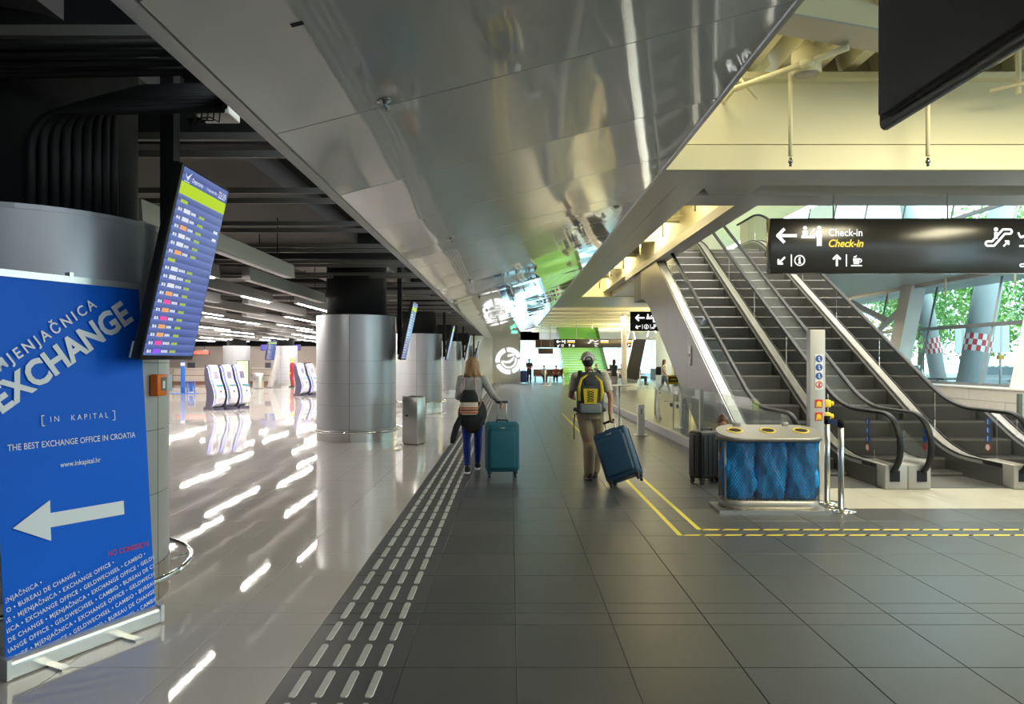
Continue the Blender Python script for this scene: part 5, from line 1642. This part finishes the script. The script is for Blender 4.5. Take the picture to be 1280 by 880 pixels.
sc = suitcase('suitcase', 'dark blue suitcase beside the far standing person in dark clothes', .44, .82, .26, mat('far_blue', (.01, .03, .16), .5), BSD, 0)
sc.location = (.93, 48.8, 0)
sit = dict(pel=(0, 0, .50), wai=(0, 0, .64), che=(0, .02, .84), nek=(0, .02, 1.02), hea=(0, .05, 1.17), shR=(.175, .01, .97), elR=(.22, .08, .72), wrR=(.12, .3, .66), shL=(-.175, .01, .97), elL=(-.22, .08, .72), wrL=(-.12, .3, .66),
           hiR=(.09, 0, .48), knR=(.11, .44, .50), anR=(.11, .42, .09), hiL=(-.09, 0, .48), knL=(-.11, .44, .50), anL=(-.11, .42, .09), hdR=((-.4, 1, 0), (-1, 0, .3), 30, 1), hdL=((.4, 1, 0), (1, 0, .3), 30, -1))
person('seated person in pale top with a white bag on the brown bench', (2.45, 51.2, 0), R(190), 1.7, sit, st((.5, .35, .32), (.03, .03, .04), top_len=.5), far)
person('seated person in red top on the brown bench', (3.35, 51.2, 0), R(170), 1.7, sit, st((.55, .07, .05), (.03, .03, .04), top_len=.5), far)
for k, (x, y, c, l) in enumerate(((6.0, 42, (.03, .03, .04), 'person in black seated at a far cafe table'), (6.9, 43.5, (.10, .08, .07), 'person in brown seated at a far cafe table'), (5.4, 44.2, (.02, .025, .05), 'person in navy seated at a far cafe table'), (7.6, 41.5, (.06, .06, .06), 'person in grey seated at a far cafe table'))):
    person(l, (x, y, .12), R(150 + 40 * k), 1.72, sit, st(c, (.03, .03, .04), top_len=.5), .024)
# red uniformed figure by the kiosks
person('person in red outfit with a yellow collar standing by the pair of kiosks', (-13.1, 42, 0), R(90), 1.75, {}, dict(skin=mat('yellow_collar', (.8, .5, .05), .6), hair=mat('yellow_collar', (0, 0, 0)), hair_style='short', top=cloth('red_cloth', (.32, .02, .03)), bottom=cloth('red_cloth', (.32, .02, .03)), sleeve=2, shoe=K_, sole=BLK_SOLE), far)

# ------------------------------------------------------------------ green lit stairs at the far end
M_GST = mat('green_stair', (.26, .52, .14), .5, emit=(.22, .55, .12), estr=.10)
gs = empty('green_staircase', (3.55, 46.5, 0), 0, 'broad staircase with glowing green steps and glass sides', 'stairs')
for k in range(25):
    MB().box(0, 2.9, .30 * k, .30 * k + .34, .165 * k, .165 * (k + 1) - .012).build('step', M_GST, gs)
for sx in (-.06, 2.9):
    pl = [(0, 0), (.3, 0), (7.5, 3.95), (7.5, 5.1), (0, 1.05)]
    MB().prism(pl, (sx, 0, 0), (0, 1, 0), (0, 0, 1), .015).build('side_glass', M_GLASS, gs)
    MB().tube([(sx + .03, -.05, 1.08), (sx + .03, 7.5, 5.13)], .03, 8).build('handrail', M_SS, gs)
    MB().box(sx - .05, sx + .08, -.5, 0, 0, .3).build('foot_block', mat('pale_green_block', (.5, .6, .42), .5), gs)

# ------------------------------------------------------------------ waiting bench, posts, far furniture
M_BENCH = mat('brown_bench', (.24, .12, .07), .5, var=.1)
be = empty('waiting_bench', (1.7, 51.6, 0), 0, 'long brown waiting bench by the far glass wall', 'bench')
MB().rbox(0, 2.6, 0, .55, .40, .48, .02, 2).build('seat', M_BENCH, be)
MB().rbox(0, 2.6, .5, .58, .48, .95, .02, 2).build('backrest', M_BENCH, be)
for x in (.1, 2.4):
    MB().box(x, x + .08, .05, .5, 0, .4).build('leg', M_GREYDK, be)
def post(loc, h, label, w=.09, cat='post'):
    e = empty('guide_post', loc, 0, label, cat, 'white posts')
    MB().rbox(-w / 2, w / 2, -w / 2, w / 2, .01, h, .008, 2).build('post', M_STEELW, e)
    MB().box(-w, w, -w, w, 0, .012).build('base_plate', M_STEELW, e)
    return e
p1 = post((2.83, 15.2, 0), .67, 'white square bollard outside the glass fence', .14, 'bollard')
s = Sign2D((0, -.072, .52), (1, 0, 0), (0, 0, 1), .002); s.rect(-.012, .012, -.06, .06); s.build('slot_mark', M_GREYDK, p1)
p2 = post((3.78, 15.2, 0), .80, 'white square bollard behind the glass fence', .15, 'bollard')
s = Sign2D((0, -.077, .62), (1, 0, 0), (0, 0, 1), .002); s.rect(-.012, .012, -.06, .06); s.build('slot_mark', M_GREYDK, p2)
post((2.55, 45.0, 0), .55, 'short white post before the brown bench', .12)
post((3.35, 44.5, 0), .75, 'thin white post beside the green stairs', .06)
ts = empty('rope_stand', (2.2, 44.3, 0), 0, 'white cross-footed barrier stand before the brown bench', 'stand')
MB().cyl((0, 0, .03), (0, 0, 1.0), .05, n=10).build('pole', M_STEELW, ts)
MB().tube([(-.3, -.15, .02), (.3, .15, .02)], .03, 6).tube([(.3, -.15, .02), (-.3, .15, .02)], .03, 6).build('foot', M_STEELW, ts)
tt = empty('standing_table', (2.61, 16.8, 0), 0, 'slim white standing table with a thin round top', 'table')
MB().lathe([(0, 1.005), (.29, 1.005), (.30, 1.015), (.29, 1.03), (0, 1.03)], n=28).build('table_top', M_STEELW, tt)
MB().cyl((0, 0, .01), (0, 0, 1.005), .028, n=12).build('pole', M_STEELW, tt)
MB().lathe([(0, 0), (.2, 0), (.2, .01), (.03, .03)], n=24).build('base', M_STEELW, tt)
# info screen pillar, black leaning advert
bk = empty('leaning_advert', (6.6, 38, 0), 0, 'tall black leaning advertising panel near the cafe', 'advert')
MB().prism([(-.45, .35), (.25, .35), (.75, 2.75), (.1, 2.75)], (0, 0, 0), (1, 0, 0), (0, 0, 1), .12).build('panel', mat('matt_black_advert', (.012, .012, .014), .7, spec=.2), bk)
MB().tube([(-.5, -.06, .3), (.05, -.06, 2.75)], .03, 6).build('edge_rail', M_STEELW, bk)
MB().box(-.45, .25, -.2, .2, 0, .36).build('base', M_STEELW, bk)
wc = empty('square_pillar', (5.85, 36, 0), 0, 'pale square pillar before the cafe', 'pillar')
MB().rbox(-.12, .12, -.12, .12, .06, 4.04, .01, 2).build('shaft', mat('pale_pink_pillar', (.66, .60, .62), .5), wc)
MB().box(-.16, .16, -.16, .16, 0, .06).build('base', M_GREYCLAD, wc)
# cafe tables and chairs
M_TABW = mat('cafe_table_top', (.55, .52, .48), .4)
for k, (x, y, l) in enumerate(((6.8, 42.3, 'round cafe table between seated people in black and grey'), (6.1, 44.9, 'round cafe table beside the seated person in navy'), (7.7, 43.9, 'round cafe table beside the seated person in brown'), (5.2, 35.4, 'round cafe table close to the standing person in pink trousers'))):
    e = empty('cafe_table', (x, y, 0), 0, l, 'table', 'cafe tables')
    MB().lathe([(0, .98), (.38, .98), (.38, 1.01), (0, 1.01)], n=20).build('table_top', M_TABW, e)
    MB().cyl((0, 0, .02), (0, 0, .98), .035, n=8).build('pole', M_SS, e)
    MB().lathe([(0, 0), (.25, 0), (.25, .02), (0, .03)], n=16).build('base', M_SS, e)
for k, (x, y) in enumerate(((6.0, 42), (6.9, 43.5), (5.4, 44.2), (7.6, 41.5))):
    e = empty('cafe_stool', (x, y, 0), 0, 'dark cafe stool under a seated person', 'stool', 'cafe stools')
    MB().rbox(-.2, .2, -.2, .2, .50, .56, .02, 2).build('seat', M_GREYDK, e)
    for sx in (-.16, .16):
        for sy in (-.16, .16):
            MB().cyl((sx, sy, 0), (sx, sy, .5), .015, n=6).build('leg', M_SS, e)
rl = empty('cafe_railing', (4.6, 40.0, 0), 0, 'pale railing in front of the cafe', 'railing')
for k in range(5):
    MB().cyl((.7 * k, 0, 0), (.7 * k, 0, .98), .02, n=6).build('post', M_STEELW, rl)
for z in (.5, .98):
    MB().cyl((0, 0, z), (2.8, 0, z), .02, n=6).build('rail', M_STEELW, rl)
# dark hanging boxes far away
for (x, y, z, w, h, l) in ((1.9, 47.5, 2.05, 1.0, .38, 'brown hanging sign box beside the green stairs'), (1.75, 48.5, 2.5, 1.3, .55, 'dark hanging box by the end of the soffit')):
    e = empty('hanging_box', (x, y, z), 0, l, 'sign')
    MB().rbox(0, w, 0, .25, 0, h, .01, 2).build('housing', mat('brown_box', (.09, .05, .045), .5), e)
    for q in (.2, .8):
        MB().cyl((w * q, .12, h), (w * q, .12, 4.5 - z), .015, n=6).build('hanger_rod', M_GREYCLAD, e)
# pale interior wall block to the side of the cafe, seen under the truss
WK = struct('wall_kiosk', MB().box(8.3, 11, 36, 40, 0, 3.2), mat('pale_blue_wall', (.50, .58, .60), .5), 'pale glazed kiosk walls beyond the glass fence')
for k in range(3):
    MB().box(8.4 + .85 * k, 9.15 + .85 * k, 35.97, 36.0, .1, 2.4).build('pane', M_GLASS, WK)
    MB().box(8.32 + .85 * k, 8.4 + .85 * k, 35.94, 36.0, 0, 2.6).build('frame', M_GREYCLAD, WK)
MB().box(8.2, 11, 35.9, 36, 2.5, 2.7).build('header', M_YEL, WK)
# yellow sign on a stand, trolley, sloping rail behind the fence
ys_ = empty('stand_sign', (3.82, 16.4, 0), 0, 'yellow and black notice on a thin stand behind the glass fence', 'sign')
MB().cyl((0, 0, .01), (0, 0, 1.1), .014, n=8).build('pole', M_STEELW, ys_)
MB().lathe([(0, 0), (.14, 0), (.14, .012), (0, .016)], n=20).build('base', M_STEELW, ys_)
MB().rbox(-.14, .12, -.02, .0, 1.06, 1.27, .006, 2).build('plate', M_YEL_ST, ys_)
MB().box(-.12, .10, -.024, -.02, 1.12, 1.23).build('black_field', M_BLACK, ys_)
MB().box(-.09, .07, -.027, -.024, 1.155, 1.195).build('yellow_print', M_YEL_ST, ys_)
sr = empty('sloping_rail', (4.15, 19.5, 0), 0, 'pale sloping handrail descending behind the glass fence', 'handrail')
MB().tube([(.15, 1.3, .85), (.12, .8, .72), (0, 0, .12), (-.02, -.2, .02)], .035, 8).build('rail', M_STEELW, sr)
MB().cyl((.15, 1.25, 0), (.15, 1.25, .85), .025, n=8).build('post', M_STEELW, sr)
tr = empty('luggage_trolley', (5.75, 24, 0), R(20), 'steel luggage trolley parked behind the glass fence', 'trolley')
MB().tube([(-.3, -.4, .25), (.3, -.4, .25), (.25, .45, .2), (-.25, .45, .2), (-.3, -.4, .25)], .02, 6).build('bed', M_SS, tr)
MB().tube([(-.3, -.4, .25), (-.28, -.5, 1.0), (.28, -.5, 1.0), (.3, -.4, .25)], .02, 6).build('push_handle', M_SS, tr)
MB().box(-.24, .24, -.44, -.42, .55, .75).build('advert_plate', M_DESK, tr)
for x, y in ((-.25, -.35), (.25, -.35), (0, .42)):
    MB().cyl((x - .02, y, .07), (x + .02, y, .07), .07, n=14).build('wheel', M_COLK, tr)
    MB().cyl((x, y, .07), (x, y, .24), .015, n=6).build('fork', M_SS, tr)
gp = empty('glass_end_post', (8.0, 11.0, 0), 0, 'narrow grey-green post by the low stone wall', 'post')
MB().rbox(-.03, .03, -.03, .03, .02, 1.1, .006, 2).build('post', mat('green_grey_edge', (.12, .15, .13), .3), gp)
MB().box(-.08, .08, -.08, .08, 0, .02).build('base_plate', M_SS, gp)

# ------------------------------------------------------------------ outside the windows
struct('ground_outside', MB().box(12.3, 90, -20, 90, -.2, -.05), M_ASPH, 'asphalt forecourt outside the windows')
struct('kerb_outside', MB().box(21, 26, -20, 90, -.05, .08), mat('grass_verge', (.12, .22, .06), .9, var=.3), 'green verge across the forecourt')
M_TRUNK = mat('bark', (.12, .09, .07), .9, var=.3)
M_LEAF = [mat('leaf_green_%d' % k, c, .6, var=.35, vscale=3) for k, c in enumerate(((.22, .42, .10), (.30, .50, .14), (.16, .34, .10)))]
def tree(loc, h, r, k, label, seed):
    e = empty('tree', loc, 0, label, 'tree', 'trees outside the windows')
    MB().tube([(0, 0, 0), (.1, .05, h * .3), (0, .1, h * .65)], [.22, .17, .08], 8).build('trunk', M_TRUNK, e)
    g = random.Random(seed)
    mb = MB()
    blobs = [(g.uniform(-r * .6, r * .6), g.uniform(-r * .6, r * .6), h * g.uniform(.38, .95), g.uniform(r * .35, r * .6)) for _ in range(14)]
    for (bx, by, bz, br) in blobs:
        for _ in range(260):
            d = Vector((g.gauss(0, 1), g.gauss(0, 1), g.gauss(0, 1))).normalized() * br * g.uniform(.5, 1.0)
            p = Vector((bx, by, bz)) + d
            u = Vector((g.uniform(-1, 1), g.uniform(-1, 1), g.uniform(-1, 1))).normalized() * g.uniform(.10, .2)
            w = u.cross(Vector((g.uniform(-1, 1), g.uniform(-1, 1), g.uniform(-1, 1)))).normalized() * g.uniform(.06, .12)
            mb.add([p - u, p - w * .8, p + u, p + w * .8], [(0, 1, 2, 3)])
    tag(mb.build('crown', M_LEAF[k % 3], e), kind='stuff')
for i, (x, y, h, r) in enumerate(((22, 26, 7.5, 3.0), (22.5, 34, 8, 3.2), (24, 41, 8, 3.4), (27, 48, 9, 4), (31, 30, 9, 4), (31, 40, 9, 4), (34, 56, 10, 4.5), (35, 46, 10, 4.5), (27, 60, 9, 4), (23, 54, 8, 3.4), (24, 18, 8, 3.2), (23.5, 10, 8, 3.2), (24, 2, 8, 3.4), (31, 22, 9, 4), (30, 11, 9, 4))):  # the last five stand out of view, added to dim the reflected sky
    tree((x, y, -.05), h, r, i, ['bushy green tree outside the windows', 'pale green tree outside the windows', 'dark green tree outside the windows'][i % 3], 20 + i)
# concrete columns with checkered bands
M_CONC = mat('pale_concrete', (.58, .60, .62), .7, var=.06)
M_CHR = mat('red_check', (.62, .05, .06), .6)
def checker_column(p0, p1, r, zc, label):
    e = empty('outdoor_column', p0, 0, label, 'column', 'outdoor columns')
    d = Vector(p1) - Vector(p0)
    MB().cyl((0, 0, 0), d, r, n=24).build('shaft', M_CONC, e)
    ax = d.normalized(); u = ax.cross(Vector((0, 1, 0))).normalized(); w = ax.cross(u)
    c0 = d * (zc / d.z)
    for j in range(3):
        for i in range(20):
            a0, a1 = 2 * PI * i / 20, 2 * PI * (i + 1) / 20
            b0_, b1_ = c0 + ax * (.2 * j), c0 + ax * (.2 * (j + 1))
            f = lambda a, b: b + (u * math.cos(a) + w * math.sin(a)) * (r + .006)
            mb = MB(); mb.quad(f(a0, b0_), f(a1, b0_), f(a1, b1_), f(a0, b1_))
            mb.build('check', M_CHR if (i + j) % 2 else M_WHITE_ST, e)
checker_column((15.6, 24.0, -.05), (17.3, 24.0, 9), .42, 1.95, 'thick leaning concrete column with a red and white checkered band')
checker_column((16.8, 27.2, -.05), (15.2, 27.2, 9), .28, 1.95, 'thin leaning concrete column with a red and white checkered band')
def board_pole(loc, label):
    e = empty('board_pole', loc, 0, label, 'sign', 'outdoor sign poles')
    MB().cyl((0, 0, 0), (0, 0, 3.0), .04, n=8).build('pole', M_GREYCLAD, e)
    for sx in (-.3, .04):
        MB().box(sx, sx + .26, -.03, 0, 1.95, 2.95).build('board', M_WHITE_ST, e)
    MB().box(-.1, .1, -.06, .06, 1.7, 1.85).build('lamp_box', mat('amber', (.6, .3, .05), .5), e)
board_pole((17.5, 25.0, -.05), 'pole with two white boards beside the parked car')
board_pole((18.2, 28.2, -.05), 'pole with two white boards between the checkered columns')
board_pole((17.4, 33.3, -.05), 'pole with two white boards beyond the diagonal brace')
# picnic-like frame table outside
ft = empty('outdoor_table', (16.3, 26.0, -.05), R(20), 'dark frame table outside the windows', 'table')
MB().box(-.8, .8, -.4, .4, .95, 1.02).build('top', M_GREYDK, ft)
for sx in (-.6, .6):
    MB().tube([(sx - .25, 0, 0), (sx, 0, .95), (sx + .25, 0, 0)], .04, 6).build('leg', M_GREYDK, ft)
# parked car
M_CAR = mat('dark_car_paint', (.03, .035, .04), .25, coat=1.0)
M_CG = mat('car_glass', (.04, .06, .07), .08)
def car(loc, rz, label, m):
    e = empty('car', loc, rz, label, 'car', 'parked cars')
    pf = [(-2.1, .35), (-2.12, .75), (-1.9, .92), (-1.25, .98), (-.7, 1.42), (.75, 1.46), (1.6, 1.02), (2.05, .95), (2.12, .6), (2.05, .32)]
    MB().prism(pf, (0, .85, 0), (1, 0, 0), (0, 0, 1), 1.7).build('body', m, e)
    for sy in (-.856, .852):
        MB().prism([(-1.1, 1.0), (-.62, 1.36), (0, 1.39), (0, 1.0)], (0, sy, 0), (1, 0, 0), (0, 0, 1), .004).build('side_window', M_CG, e)
        MB().prism([(.05, 1.0), (.05, 1.39), (.7, 1.4), (1.35, 1.04)], (0, sy, 0), (1, 0, 0), (0, 0, 1), .004).build('side_window', M_CG, e)
    MB().add([(-1.22, -.75, 1.0), (-1.22, .75, 1.0), (-.73, .7, 1.41), (-.73, -.7, 1.41)], [(0, 1, 2, 3)]).build('windscreen', M_CG, e)
    for x in (-1.3, 1.3):
        for sy in (-.8, .8):
            w_ = MB().cyl((x, sy - .09, .32), (x, sy + .09, .32), .32, n=20).build('wheel', M_COLK, e)
            MB().cyl((x, sy - .1, .32), (x, sy + .1, .32), .18, n=14).build('hubcap', M_SS, w_)
    MB().box(-2.14, -2.08, -.7, -.4, .62, .75).box(-2.14, -2.08, .4, .7, .62, .75).build('headlight', mat('headlight', (.8, .6, .4), .2), e)
car((20.0, 28.6, -.05), R(60), 'dark parked car outside beside the board pole', M_CAR)
car((19.6, 35.5, -.05), R(80), 'silver parked car farther along outside', mat('silver_car', (.45, .46, .48), .25, .5, coat=1.0))
